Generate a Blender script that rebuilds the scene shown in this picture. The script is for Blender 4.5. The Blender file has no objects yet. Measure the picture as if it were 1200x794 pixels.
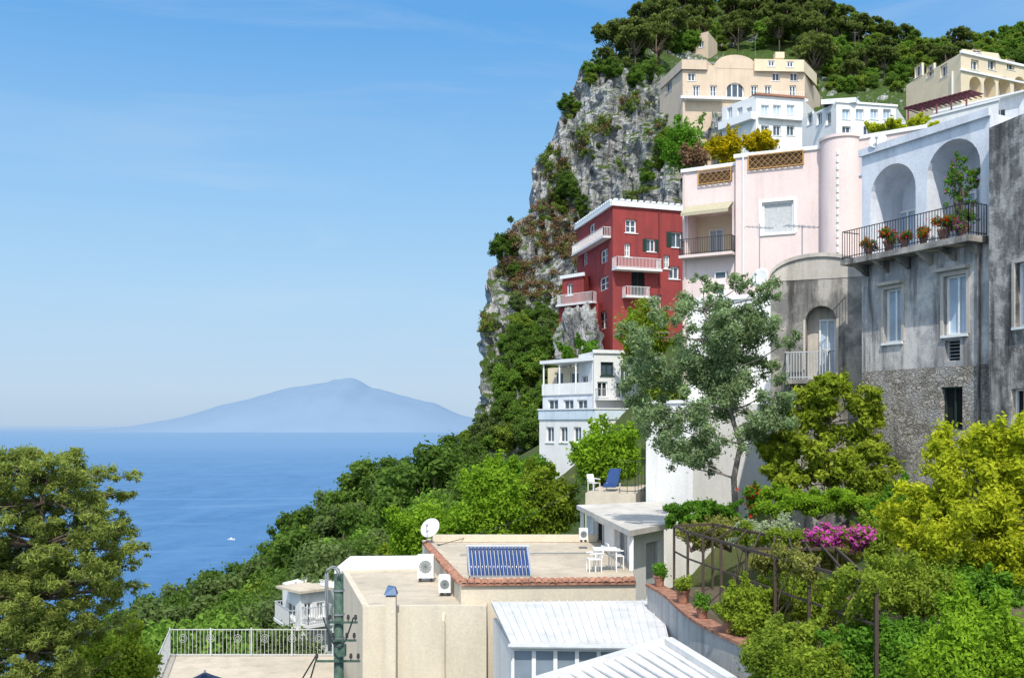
import bpy, math, random
import numpy as np
from mathutils import Vector, Matrix, noise
random.seed(7); rng=np.random.default_rng(7)
scene=bpy.context.scene; col=scene.collection
F=1166.7; CX=600.0; HY=498.0; SEA=-150.0
def W(px,py,Y): return Vector(((px-CX)/F*Y,Y,(HY-py)/F*Y))
def XY(px,Y): return ((px-CX)/F*Y,Y)
def zz(py,Y): return (HY-py)/F*Y
def ss(x): x=min(1,max(0,x)); return x*x*(3-2*x)

# ------------------------------------------------------------ materials
def newmat(name):
    m=bpy.data.materials.new(name); m.use_nodes=True; nt=m.node_tree; nt.nodes.clear()
    out=nt.nodes.new('ShaderNodeOutputMaterial'); return m,nt,out
def setin(nt,sock,v):
    if isinstance(v,bpy.types.NodeSocket): nt.links.new(v,sock)
    elif isinstance(v,(tuple,list)) and len(v)==3 and sock.type=='RGBA': sock.default_value=(*v,1)
    else: sock.default_value=v
def mixc(nt,f,a,b,mode='MIX'):
    n=nt.nodes.new('ShaderNodeMix'); n.data_type='RGBA'; n.blend_type=mode
    setin(nt,n.inputs[0],f); setin(nt,n.inputs[6],a); setin(nt,n.inputs[7],b); return n.outputs[2]
def mr(nt,v,a,b,c=0.0,d=1.0):
    n=nt.nodes.new('ShaderNodeMapRange'); setin(nt,n.inputs[0],v)
    for i,x in enumerate((a,b,c,d)): n.inputs[i+1].default_value=x
    return n.outputs[0]
def mth(nt,op,a,b=0.0):
    n=nt.nodes.new('ShaderNodeMath'); n.operation=op; setin(nt,n.inputs[0],a); setin(nt,n.inputs[1],b); return n.outputs[0]
def objco(nt,scale=(1,1,1),world=False,rot=(0,0,0)):
    if world: s=nt.nodes.new('ShaderNodeNewGeometry').outputs['Position']
    else: s=nt.nodes.new('ShaderNodeTexCoord').outputs['Object']
    m=nt.nodes.new('ShaderNodeMapping'); m.inputs['Scale'].default_value=scale; m.inputs['Rotation'].default_value=rot
    nt.links.new(s,m.inputs[0]); return m.outputs[0]
def nz(nt,co,sc,det=5,rough=.6,dist=0):
    n=nt.nodes.new('ShaderNodeTexNoise'); nt.links.new(co,n.inputs['Vector']); n.inputs['Scale'].default_value=sc
    n.inputs['Detail'].default_value=det; n.inputs['Roughness'].default_value=rough; n.inputs['Distortion'].default_value=dist
    return n.outputs['Fac']
def princ(nt,out,colr,rough=.8,bump=None,bs=.3,spec=.3,metal=0,bd=.05):
    b=nt.nodes.new('ShaderNodeBsdfPrincipled'); setin(nt,b.inputs['Base Color'],colr); setin(nt,b.inputs['Roughness'],rough)
    b.inputs['Specular IOR Level'].default_value=spec; b.inputs['Metallic'].default_value=metal
    if bump is not None:
        bp=nt.nodes.new('ShaderNodeBump'); bp.inputs['Strength'].default_value=bs; bp.inputs['Distance'].default_value=bd
        nt.links.new(bump,bp.inputs['Height']); nt.links.new(bp.outputs[0],b.inputs['Normal'])
    nt.links.new(b.outputs[0],out.inputs[0]); return b
def stucco(name,c1,c2,c3,sc=.5,streak=.5,s0=.5,s1=.72,rough=.9,bs=.3,p0=.38,p1=.62):
    m,nt,out=newmat(name)
    co=objco(nt,world=True); co2=objco(nt,(1,1,.12),world=True)
    n1=nz(nt,co,sc,7,.65); n2=nz(nt,co2,1.7,8,.65); n3=nz(nt,co,14,4,.6)
    a=mixc(nt,mr(nt,n1,p0,p1),c1,c2)
    b=mixc(nt,mth(nt,'MULTIPLY',mr(nt,n2,s0,s1),streak),a,c3)
    c=mixc(nt,1.0,b,mr(nt,n3,.2,.8,.86,1.1),'MULTIPLY')
    princ(nt,out,c,rough,n3,bs,.15,bd=.02); return m
def plain(name,c,rough=.6,spec=.3,metal=0,var=.12,sc=6):
    m,nt,out=newmat(name); co=objco(nt); n=nz(nt,co,sc,5,.6)
    princ(nt,out,mixc(nt,1.0,c,mr(nt,n,.3,.7,1-var,1+var),'MULTIPLY'),rough,None,.3,spec,metal); return m
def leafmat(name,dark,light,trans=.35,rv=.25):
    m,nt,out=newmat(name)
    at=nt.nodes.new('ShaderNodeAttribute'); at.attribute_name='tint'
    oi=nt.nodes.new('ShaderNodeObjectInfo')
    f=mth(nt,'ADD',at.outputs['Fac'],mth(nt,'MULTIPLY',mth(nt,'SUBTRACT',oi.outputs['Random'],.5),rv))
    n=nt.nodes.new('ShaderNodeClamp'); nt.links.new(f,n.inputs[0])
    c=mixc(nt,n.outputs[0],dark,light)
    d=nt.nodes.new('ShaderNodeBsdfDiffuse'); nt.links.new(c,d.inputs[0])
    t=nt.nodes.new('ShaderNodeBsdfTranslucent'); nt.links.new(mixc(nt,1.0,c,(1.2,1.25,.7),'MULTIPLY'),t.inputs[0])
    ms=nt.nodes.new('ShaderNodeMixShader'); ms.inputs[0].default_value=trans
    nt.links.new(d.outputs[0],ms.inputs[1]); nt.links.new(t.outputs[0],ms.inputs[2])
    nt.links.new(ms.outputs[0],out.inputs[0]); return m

WHITE=stucco('white_plaster',(.80,.79,.76),(.73,.72,.69),(.48,.46,.42),.4,.5,.52,.76)
WHITEP=plain('white_paint',(.76,.76,.74),.5,.35,var=.08)
CREAM=stucco('cream_plaster',(.74,.62,.43),(.67,.56,.39),(.42,.35,.26),.4,.35,.55,.8)
PEACH=stucco('peach_plaster',(.66,.52,.38),(.58,.46,.34),(.37,.30,.24),.3,.4,.5,.76)
ROOFWALL=stucco('pale_ochre_plaster',(.66,.585,.455),(.59,.525,.41),(.38,.34,.28),.5,.42,.50,.76)
ROOFDECK=stucco('roof_deck',(.60,.51,.39),(.49,.42,.32),(.31,.275,.23),.35,.5,.48,.68)
SLAB=stucco('weathered_slab',(.66,.62,.55),(.54,.50,.44),(.34,.32,.29),.6,.55,.46,.68)
PINK=stucco('pink_plaster',(.80,.65,.60),(.74,.60,.56),(.55,.45,.41),.3,.45,.48,.76)
RED=stucco('red_plaster',(.33,.058,.055),(.26,.052,.05),(.15,.04,.04),.4,.6,.48,.72)
GREY=stucco('weathered_grey_plaster',(.62,.585,.54),(.38,.37,.36),(.085,.08,.076),.75,.9,.48,.63,bs=.6,p0=.43,p1=.55)
GREYD=stucco('sooty_grey_plaster',(.42,.385,.34),(.20,.19,.175),(.045,.042,.04),.75,.9,.47,.62,bs=.6,p0=.43,p1=.55)
ROUGH=stucco('rough_old_wall',(.52,.48,.43),(.21,.195,.18),(.055,.05,.047),1.8,.85,.45,.62,bs=1.0,p0=.43,p1=.56)
BLUISH=stucco('whitewash',(.76,.77,.79),(.63,.65,.69),(.36,.37,.38),.6,.55,.5,.74)
VAULT=stucco('vault_plaster',(.60,.54,.46),(.47,.43,.38),(.24,.22,.19),.6,.6,.46,.68)
def stonewall():
    m,nt,out=newmat('rubble_stone'); co0=objco(nt,(1,1,1.5),world=True)
    nd=nt.nodes.new('ShaderNodeTexNoise'); nd.inputs['Scale'].default_value=3; nd.inputs['Detail'].default_value=4; nt.links.new(co0,nd.inputs['Vector'])
    ad=nt.nodes.new('ShaderNodeMix'); ad.data_type='VECTOR'; ad.inputs[0].default_value=.35
    nt.links.new(co0,ad.inputs[4]); nt.links.new(nd.outputs['Color'],ad.inputs[5]); co=ad.outputs[1]
    v=nt.nodes.new('ShaderNodeTexVoronoi'); v.feature='DISTANCE_TO_EDGE'; v.inputs['Scale'].default_value=8.5; nt.links.new(co,v.inputs['Vector'])
    v2=nt.nodes.new('ShaderNodeTexVoronoi'); v2.inputs['Scale'].default_value=8.5; nt.links.new(co,v2.inputs['Vector'])
    n=nz(nt,co0,1.1,8,.72); n2=nz(nt,co0,20,4); n3=nz(nt,objco(nt,(1,1,.15),world=True),1.4,7)
    hs=nt.nodes.new('ShaderNodeSeparateColor'); nt.links.new(v2.outputs['Color'],hs.inputs[0])
    c=mixc(nt,hs.outputs[0],(.22,.20,.17),(.52,.47,.40)); c=mixc(nt,mr(nt,v.outputs['Distance'],.01,.10),(.17,.16,.145),c)
    c=mixc(nt,mr(nt,n,.47,.56,0,.9),c,(.40,.38,.355)); c=mixc(nt,mr(nt,n3,.52,.68,0,.75),c,(.11,.105,.10)); c=mixc(nt,mr(nt,n2,.5,.75,0,.4),c,(.14,.135,.13))
    h=mth(nt,'ADD',mr(nt,v.outputs['Distance'],0,.15),mth(nt,'MULTIPLY',n2,.6))
    princ(nt,out,c,.95,h,.8,.1,bd=.05); return m
STONE=stonewall()
def glass(name,c,rough=.08,spec=.5):
    m,nt,out=newmat(name); co=objco(nt,world=True); n=nz(nt,co,.8,3)
    princ(nt,out,mixc(nt,mr(nt,n,.3,.7),c,tuple(x*1.6 for x in c)),rough,None,.3,spec); return m
GLASS=glass('window_glass',(.05,.07,.09)); GLASSB=glass('curtained_glass',(.30,.38,.46),.15); DARK=plain('dark_interior',(.018,.018,.02),.8,.1)
BLIND=plain('grey_blind',(.50,.51,.50),.7); GREENSH=plain('dark_green_shutter',(.02,.045,.035),.6)
IRON=plain('black_iron',(.03,.03,.035),.5,.4); GREYIRON=plain('pale_grey_iron',(.45,.47,.48),.5,.4)
WOOD=plain('weathered_wood',(.07,.05,.038),.8)
BARK=plain('bark',(.13,.10,.075),.95,.1,var=.35,sc=9); BARKG=plain('grey_bark',(.22,.20,.175),.95,.1,var=.35,sc=9)
TERRA=plain('terracotta',(.33,.165,.11),.85,.15,var=.45,sc=5)
CONC=stucco('grey_render',(.54,.52,.49),(.42,.41,.395),(.20,.20,.195),.6,.7,.46,.68)
POLE=plain('green_grey_pole',(.055,.095,.07),.7,var=.4,sc=12); STEEL=plain('galvanised_steel',(.36,.38,.40),.4,.5,.5); PIPEG=plain('grey_conduit',(.20,.22,.22),.5,.4)
DISHM=plain('dish_white',(.62,.62,.60),.5); BLUEC=plain('blue_cap',(.03,.10,.22),.4); BLUEF=plain('blue_canvas',(.02,.055,.17),.8)
AWN=plain('olive_awning',(.42,.38,.26),.85); CERAM=plain('dark_ceramic',(.04,.034,.03),.4,.4)
LATT=plain('ochre_lattice',(.46,.26,.09),.7)
def metalroof():
    m,nt,out=newmat('white_sheet_roof'); co=objco(nt,world=True); n=nz(nt,co,1.5,6); n2=nz(nt,co,9,4)
    c=mixc(nt,mr(nt,n,.35,.7),(.68,.67,.65),(.52,.52,.51)); c=mixc(nt,mr(nt,n2,.5,.8,0,.5),c,(.36,.355,.34))
    princ(nt,out,c,.6,n2,.1,.3); return m
SHEET=metalroof()
def solarm():
    m,nt,out=newmat('collector_tubes'); co=objco(nt); w=nt.nodes.new('ShaderNodeTexNoise'); w.inputs['Scale'].default_value=3; nt.links.new(co,w.inputs['Vector'])
    princ(nt,out,mixc(nt,w.outputs['Fac'],(.010,.035,.14),(.03,.085,.26)),.15,None,.3,.6); return m
SOLAR=solarm()
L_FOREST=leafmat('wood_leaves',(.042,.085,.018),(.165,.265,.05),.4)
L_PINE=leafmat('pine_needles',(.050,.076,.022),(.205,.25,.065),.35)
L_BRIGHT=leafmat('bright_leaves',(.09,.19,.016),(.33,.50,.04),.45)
L_YELLOW=leafmat('yellow_green_leaves',(.17,.23,.012),(.62,.64,.045),.45)
L_BROOM=leafmat('broom_yellow',(.22,.20,.01),(.72,.54,.01),.35)
L_CITRUS=leafmat('citrus_leaves',(.085,.155,.016),(.36,.45,.05),.45)
L_LEMON=leafmat('lemon_leaves',(.11,.17,.016),(.46,.53,.06),.45)
L_OLIVE=leafmat('silver_green_leaves',(.085,.14,.06),(.33,.43,.22),.4)
L_CEDAR=leafmat('cedar_needles',(.075,.11,.022),(.46,.52,.13),.42)
L_HEDGE=leafmat('hedge_leaves',(.045,.12,.014),(.18,.36,.04),.4)
L_VINE=leafmat('vine_leaves',(.08,.15,.018),(.36,.44,.06),.45)
L_VINEB=leafmat('brownish_vine_leaves',(.11,.13,.03),(.38,.38,.10),.4)
L_PALE=leafmat('pale_leaves',(.17,.24,.10),(.55,.60,.42),.35)
L_MAG=leafmat('magenta_bracts',(.40,.04,.28),(.72,.13,.55),.35)
L_REDF=leafmat('red_petals',(.45,.01,.012),(.75,.06,.03),.3)
L_SCRUB=leafmat('cliff_scrub_leaves',(.13,.08,.05),(.34,.21,.12),.3)
L_SCRUBG=leafmat('cliff_green_leaves',(.055,.10,.022),(.22,.29,.06),.3)

# ------------------------------------------------------------ mesh helpers
def wl(o):
    v=Vector((0,0,0))
    while o: v+=o.location; o=o.parent
    return v
class Fr:
    def __init__(s,A,B):
        s.A=Vector((A[0],A[1],0)); s.B=Vector((B[0],B[1],0)); d=s.B-s.A; s.L=d.length; s.u=d/s.L; s.n=Vector((s.u.y,-s.u.x,0))
    def p(s,u,d,z): return s.A+s.u*u+s.n*d+Vector((0,0,z))
    def hit(s,px,py):
        a=(px-CX)/F; Y=s.A.dot(s.n)/(a*s.n.x+s.n.y); P=Vector((a*Y,Y,0)); return (P-s.A).dot(s.u),(HY-py)/F*Y
    def rect(s,x0,y0,x1,y1):
        xm=(x0+x1)/2; return (s.hit(x0,y0)[0],s.hit(x1,y0)[0],s.hit(xm,y1)[1],s.hit(xm,y0)[1])
    def off(s,d):
        o=s.n*d; return Fr((s.A+o)[:2],(s.B+o)[:2])
def FP(pl,Yl,pr,Yr): return Fr(XY(pl,Yl),XY(pr,Yr))
class MB:
    def __init__(s): s.v=[]; s.f=[]
    def poly(s,pts):
        i=len(s.v); s.v+=[Vector(p) for p in pts]; s.f.append(tuple(range(i,i+len(pts))))
    def hexa(s,c):
        i=len(s.v); s.v+=[Vector(p) for p in c]
        for q in ((3,2,1,0),(4,5,6,7),(0,1,5,4),(1,2,6,5),(2,3,7,6),(3,0,4,7)): s.f.append(tuple(i+k for k in q))
    def fbox(s,fr,u0,u1,d0,d1,z0,z1):
        s.hexa([fr.p(u0,d1,z0),fr.p(u1,d1,z0),fr.p(u1,d0,z0),fr.p(u0,d0,z0),fr.p(u0,d1,z1),fr.p(u1,d1,z1),fr.p(u1,d0,z1),fr.p(u0,d0,z1)])
    def box(s,x0,x1,y0,y1,z0,z1):
        s.hexa([(x0,y0,z0),(x1,y0,z0),(x1,y1,z0),(x0,y1,z0),(x0,y0,z1),(x1,y0,z1),(x1,y1,z1),(x0,y1,z1)])
    def bar(s,a,b,w=.03,h=None):
        a=Vector(a); b=Vector(b); d=(b-a).normalized(); up=Vector((0,0,1)) if abs(d.z)<.9 else Vector((0,1,0))
        x=d.cross(up).normalized()*w/2; y=x.cross(d).normalized()*((h or w)/2)
        s.hexa([a-x-y,a+x-y,a+x+y,a-x+y,b-x-y,b+x-y,b+x+y,b-x+y])
    def tube(s,pts,r,seg=7,cap=True):
        pts=[Vector(p) for p in pts]; n=len(pts); rs=r if isinstance(r,(list,tuple)) else [r]*n
        i0=len(s.v)
        for k,p in enumerate(pts):
            d=(pts[min(k+1,n-1)]-pts[max(k-1,0)]).normalized(); up=Vector((0,0,1)) if abs(d.z)<.9 else Vector((1,0,0))
            x=d.cross(up).normalized(); y=x.cross(d)
            for j in range(seg):
                a=2*math.pi*j/seg; s.v.append(p+(x*math.cos(a)+y*math.sin(a))*rs[k])
        for k in range(n-1):
            for j in range(seg):
                j2=(j+1)%seg; s.f.append((i0+k*seg+j,i0+k*seg+j2,i0+(k+1)*seg+j2,i0+(k+1)*seg+j))
        if cap:
            s.f.append(tuple(i0+j for j in range(seg))[::-1]); s.f.append(tuple(i0+(n-1)*seg+j for j in range(seg)))
    def lathe(s,prof,c,seg=16,axis=None):
        c=Vector(c); ax=(Vector(axis).normalized() if axis else Vector((0,0,1)))
        t=Vector((1,0,0)) if abs(ax.x)<.9 else Vector((0,1,0)); x=ax.cross(t).normalized(); y=ax.cross(x); i0=len(s.v)
        for r,z in prof:
            for j in range(seg):
                a=2*math.pi*j/seg; s.v.append(c+ax*z+(x*math.cos(a)+y*math.sin(a))*r)
        for k in range(len(prof)-1):
            for j in range(seg):
                j2=(j+1)%seg; s.f.append((i0+k*seg+j,i0+k*seg+j2,i0+(k+1)*seg+j2,i0+(k+1)*seg+j))
    def build(s,name,mat,parent=None,smooth=False):
        if parent is not None: b=wl(parent)
        else:
            xs=[v.x for v in s.v]; ys=[v.y for v in s.v]; zs=[v.z for v in s.v]; b=Vector(((min(xs)+max(xs))/2,(min(ys)+max(ys))/2,min(zs)))
        me=bpy.data.meshes.new(name); me.from_pydata([tuple(v-b) for v in s.v],[],s.f); me.materials.append(mat)
        if smooth: me.polygons.foreach_set('use_smooth',[True]*len(me.polygons))
        o=bpy.data.objects.new(name,me); col.objects.link(o)
        if parent is not None: o.parent=parent
        else: o.location=b
        return o
def tag(o,label,cat,group=None,kind=None):
    if label: o['label']=label
    if cat: o['category']=cat
    if group: o['group']=group
    if kind: o['kind']=kind
    return o
def thing(name,label,cat,loc,group=None):
    o=bpy.data.objects.new(name,None); o.empty_display_size=.2; col.objects.link(o); o.location=loc; return tag(o,label,cat,group)
def dup(root,loc,rz=0,sc=1,label=None,group=None):
    r=root.copy(); col.objects.link(r); r.location=loc; r.rotation_euler=(0,0,rz); r.scale=(sc,sc,sc) if not isinstance(sc,tuple) else sc
    if label: r['label']=label
    if group: r['group']=group
    for ch in list(root.children):
        c=ch.copy(); col.objects.link(c); c.parent=r
        for g in ch.children:
            d=g.copy(); col.objects.link(d); d.parent=c
    return r
def leaves(name,clumps,n,size,mat,parent,asp=.5,up=.3,shell=.55,rnd=.7,flatten=None):
    C=np.array(clumps,float); w=(C[:,3]*C[:,4]*C[:,5])**(2/3); w/=w.sum()
    idx=rng.choice(len(C),n,p=w); d=rng.normal(size=(n,3)); d/=np.linalg.norm(d,axis=1)[:,None]
    r=shell+(1-shell)*rng.random(n)**.7; r*= 1+.32*rng.normal(size=n)*(rng.random(n)<.5)
    pos=C[idx,:3]+d*r[:,None]*C[idx,3:6]
    nr=d*.9+rng.normal(size=(n,3))*rnd+np.array([0,0,up]); nr/=np.linalg.norm(nr,axis=1)[:,None]
    t=np.cross(nr,rng.normal(size=(n,3))); t/=np.linalg.norm(t,axis=1)[:,None]; b=np.cross(nr,t)
    s=(size*(.55+.9*rng.random(n)))[:,None]
    v=np.stack([pos-t*s-nr*s*.2,pos+b*s*asp,pos+t*s-nr*s*.2,pos-b*s*asp],1).reshape(-1,3)
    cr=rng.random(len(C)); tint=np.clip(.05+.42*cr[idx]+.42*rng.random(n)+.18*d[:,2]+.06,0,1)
    v-=np.array(wl(parent))
    me=bpy.data.meshes.new(name); me.from_pydata(v.tolist(),[],np.arange(4*n).reshape(-1,4).tolist()); me.materials.append(mat)
    a=me.attributes.new('tint','FLOAT','FACE'); a.data.foreach_set('value',tint.astype(np.float32))
    o=bpy.data.objects.new(name,me); col.objects.link(o); o.parent=parent; return o

# ------------------------------------------------------------ terrain
ROWS=[(0,[(-60,-40),(-20,-18),(0,-12),(4,-11),(10,-6),(30,-2),(60,6)]),
(25,[(-60,-40),(-25,-20),(-5,-13),(3.5,-10.5),(5.5,-6.2),(14,-4.2),(30,-1),(60,6)]),
(40,[(-70,-45),(-25,-22),(-5,-12),(5,-9.5),(10,-5),(16,-2.8),(30,0),(60,8)]),
(70,[(-90,-55),(-30,-26),(-8,-15),(5,-8),(14,1),(30,9),(60,20)]),
(110,[(-110,-60),(-40,-32),(-15,-19),(0,-9),(8,3),(14,8),(40,24),(80,38)]),
(150,[(-160,-110),(-100,-66),(-58,-38),(-45,-31),(-35,-23),(-22,-15),(-8,-10),(8,-1),(25,16),(45,34),(90,44)]),
(200,[(-220,-156),(-100,-115),(-60,-85),(-25,-48),(-8,-14),(10,-2),(30,20),(60,35),(120,50)]),
(260,[(-220,-170),(-60,-160),(-20,-110),(0,-40),(30,10),(60,40),(120,60)]),
(340,[(-220,-170),(-60,-170),(0,-140),(40,-60),(120,20)])]
def gz(x,y):
    zs=[]; ys=[r[0] for r in ROWS]
    for yy,pts in ROWS: zs.append(np.interp(x,[p[0] for p in pts],[p[1] for p in pts]))
    return float(np.interp(y,ys,zs))
def groundmat():
    m,nt,out=newmat('scrubby_ground'); co=objco(nt,world=True); n=nz(nt,co,.15,8,.7); n2=nz(nt,co,1.5,6,.7)
    c=mixc(nt,mr(nt,n,.4,.65),(.045,.08,.02),(.10,.11,.04)); c=mixc(nt,mr(nt,n2,.55,.75),c,(.13,.11,.07))
    princ(nt,out,c,.95,n2,.6,.1,bd=.3); return m
mb=MB(); xs=np.arange(-220,121,5.0); ys=np.arange(0,341,5.0); nx=len(xs)
for y in ys:
    for x in xs: mb.v.append(Vector((x,y,gz(x,y)+ (noise.noise(Vector((x*.1,y*.1,0)))*1.0 if y>60 else 0))))
for j in range(len(ys)-1):
    for i in range(nx-1): mb.f.append((j*nx+i,j*nx+i+1,(j+1)*nx+i+1,(j+1)*nx+i))
tag(mb.build('hillside_ground',groundmat(),None,True),'wooded green slope falling from the houses to the sea','slope',kind='structure')

# cliff and hill
EDGE=[(-60,815),(0,782),(10,764),(45,734),(75,706),(120,668),(160,657),(205,630),(255,624),(285,600),(350,580),(400,573),(450,570),(490,562),(540,552),(660,545)]
def edge(py): return float(np.interp(py,[e[0] for e in EDGE],[e[1] for e in EDGE]))
def ctop(px): return float(np.interp(px,[600,650,700,760,800,850,1320],[200,160,85,85,118,150,165]))
def crest(px): return float(np.interp(px,[700,757,800,900,960,1000,1050,1100,1160,1320],[82,42,12,-6,14,34,52,66,52,14]))
def ymt(px,py):
    y=226-36*ss((px-edge(py))/260)-45*min(1,max(0,(py-330)/300))
    c=ctop(px)
    if py<c: y+=(c-py)*.75
    return y
def crag(P,amp=1):
    q=Vector((P.x*.045,P.y*.045,P.z*.022)); a=noise.noise(q)*5
    q2=Vector((P.x*.16,P.y*.16,P.z*.05)); b=(1-abs(noise.noise(q2))*2)*3.2
    q4=Vector((P.x*.42,P.y*.42,P.z*.09+7)); d=(1-abs(noise.noise(q4))*2.2)*2.2
    q3=P*.5; c=noise.fractal(q3,1.0,2.0,4)*1.3
    return (a+b+c+d)*amp
def cliffmat():
    m,nt,out=newmat('limestone_cliff'); co=objco(nt,world=True); cv=objco(nt,(1,1,.2),world=True)
    n=nz(nt,cv,.09,9,.68,.6); n2=nz(nt,cv,.55,9,.72,.5); n3=nz(nt,co,.055,5,.6); n4=nz(nt,co,1.6,6,.7); n5=nz(nt,cv,1.5,6,.7)
    c=mixc(nt,mr(nt,n2,.37,.56),(.18,.18,.185),(.68,.67,.65)); c=mixc(nt,mr(nt,n,.57,.68,0,.7),c,(.44,.36,.27))
    c=mixc(nt,mr(nt,n5,.54,.64,0,.85),c,(.07,.075,.08)); c=mixc(nt,mr(nt,n4,.60,.72,0,.6),c,(.10,.11,.06))
    g=nt.nodes.new('ShaderNodeNewGeometry'); sp=nt.nodes.new('ShaderNodeSeparateXYZ'); nt.links.new(g.outputs['Normal'],sp.inputs[0])
    veg=mr(nt,mth(nt,'ADD',mth(nt,'MULTIPLY',sp.outputs[2],.5),n3),.66,.80)
    gr=mixc(nt,mr(nt,n4,.4,.65),(.05,.10,.02),(.14,.19,.05)); c=mixc(nt,veg,c,gr)
    h=mth(nt,'ADD',n2,mth(nt,'MULTIPLY',n4,.35)); h=mth(nt,'ADD',h,mth(nt,'MULTIPLY',n5,.6))
    princ(nt,out,c,.95,h,1.0,.1,bd=1.4); return m
CLIFF=cliffmat()
mb=MB(); NB,NA,NR=14,280,280
for r in range(NR+1):
    py=660-r*(720/NR)
    e=edge(py)
    for a in range(-NB,NA+1):
        if a<0:
            b=-a/NB; P0=W(e,py,ymt(e,py)); P=P0+Vector((38*b*b+2*b,120*b,-20*b*b))
        else:
            px=e+(1330-e)*(a/NA)**1.5; c=crest(px)
            if px>690 and py<c:
                d=c-py; P=W(px,c,ymt(px,c)); P+=Vector((0,d*2.2,-d*.35))
            else: P=W(px,py,ymt(px,py))
        k=1.0
        if a>=0:
            px=e+(1330-e)*(a/NA)**1.5
            k=1.0 if py>ctop(px)-6 else .35
            if px>880: k=.35
        dsp=crag(P)
        P=P+Vector((-.45,-.85,.1))*dsp*k
        mb.v.append(P)
m_=NB+NA+1
for r in range(NR):
    for a in range(m_-1): mb.f.append((r*m_+a,r*m_+a+1,(r+1)*m_+a+1,(r+1)*m_+a))
tag(mb.build('cliff',CLIFF),'grey limestone cliff with the wooded hill on top of it','cliff',kind='structure')

# sea, mountain
def seamat():
    m,nt,out=newmat('sea_water'); co=objco(nt,(1,.35,1),world=True); n=nz(nt,co,.012,8,.65,.4); co2=objco(nt,(.25,1,1),world=True,rot=(0,0,.25)); n2=nz(nt,co2,.006,5,.6,1.2)
    n3=nz(nt,objco(nt,world=True),.15,5,.65); n4=nz(nt,objco(nt,(.5,1,1),world=True),.06,6,.7)
    g=nt.nodes.new('ShaderNodeNewGeometry'); sp=nt.nodes.new('ShaderNodeSeparateXYZ'); nt.links.new(g.outputs['Position'],sp.inputs[0])
    far=mr(nt,sp.outputs[1],700,7000); vf=mr(nt,sp.outputs[1],5000,45000)  # far-off haze mixed into the water colour, paler with distance
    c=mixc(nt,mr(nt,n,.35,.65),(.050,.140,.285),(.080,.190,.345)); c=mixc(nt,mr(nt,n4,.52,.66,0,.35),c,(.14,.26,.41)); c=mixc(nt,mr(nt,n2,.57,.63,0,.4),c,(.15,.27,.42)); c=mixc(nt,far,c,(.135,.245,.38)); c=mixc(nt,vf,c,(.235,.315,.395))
    d=nt.nodes.new('ShaderNodeBsdfDiffuse'); nt.links.new(c,d.inputs[0]); gl=nt.nodes.new('ShaderNodeBsdfGlossy'); gl.inputs['Roughness'].default_value=.25
    bp=nt.nodes.new('ShaderNodeBump'); bp.inputs['Strength'].default_value=.8; bp.inputs['Distance'].default_value=1.5; nt.links.new(n3,bp.inputs['Height']); nt.links.new(bp.outputs[0],gl.inputs['Normal'])
    ms=nt.nodes.new('ShaderNodeMixShader'); ms.inputs[0].default_value=.10; nt.links.new(d.outputs[0],ms.inputs[1]); nt.links.new(gl.outputs[0],ms.inputs[2]); nt.links.new(ms.outputs[0],out.inputs[0]); return m
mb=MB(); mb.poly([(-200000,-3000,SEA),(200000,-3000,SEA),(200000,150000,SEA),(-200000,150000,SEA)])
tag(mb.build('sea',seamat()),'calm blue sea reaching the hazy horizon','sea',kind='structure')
def hazemat():
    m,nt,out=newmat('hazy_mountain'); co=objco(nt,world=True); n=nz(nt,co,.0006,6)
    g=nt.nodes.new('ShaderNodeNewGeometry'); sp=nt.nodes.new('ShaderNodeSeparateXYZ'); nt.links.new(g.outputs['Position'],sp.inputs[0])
    c=mixc(nt,mr(nt,n,.35,.65),(.172,.252,.345),(.192,.272,.365)); c=mixc(nt,mr(nt,sp.outputs[2],-150,700),(.195,.275,.37),c)  # blue aerial haze painted as the slope colour, paler toward the foot
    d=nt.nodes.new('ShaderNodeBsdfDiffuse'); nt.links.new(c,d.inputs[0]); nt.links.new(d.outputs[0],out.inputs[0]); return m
PR=[(110,503),(150,500),(190,495),(230,485),(262,474),(290,468),(318,460),(335,456),(360,452),(380,447),(390,443),(400,444),(412,442),(424,447),(436,454),(455,459),(470,463),(510,473),(540,486),(570,493),(640,501)]
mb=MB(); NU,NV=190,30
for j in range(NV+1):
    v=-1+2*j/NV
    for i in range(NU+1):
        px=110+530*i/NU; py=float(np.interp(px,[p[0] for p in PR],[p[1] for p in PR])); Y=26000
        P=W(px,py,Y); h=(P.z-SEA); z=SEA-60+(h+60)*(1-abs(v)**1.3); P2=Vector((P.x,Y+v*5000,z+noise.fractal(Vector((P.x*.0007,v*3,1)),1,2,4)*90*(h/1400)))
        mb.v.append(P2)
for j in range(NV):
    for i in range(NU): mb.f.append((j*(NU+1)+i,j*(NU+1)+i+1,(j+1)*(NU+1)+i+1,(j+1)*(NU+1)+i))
tag(mb.build('distant_mountain',hazemat(),None,True),'hazy blue volcano-shaped mountain on the far side of the bay','mountain',kind='structure')

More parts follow.
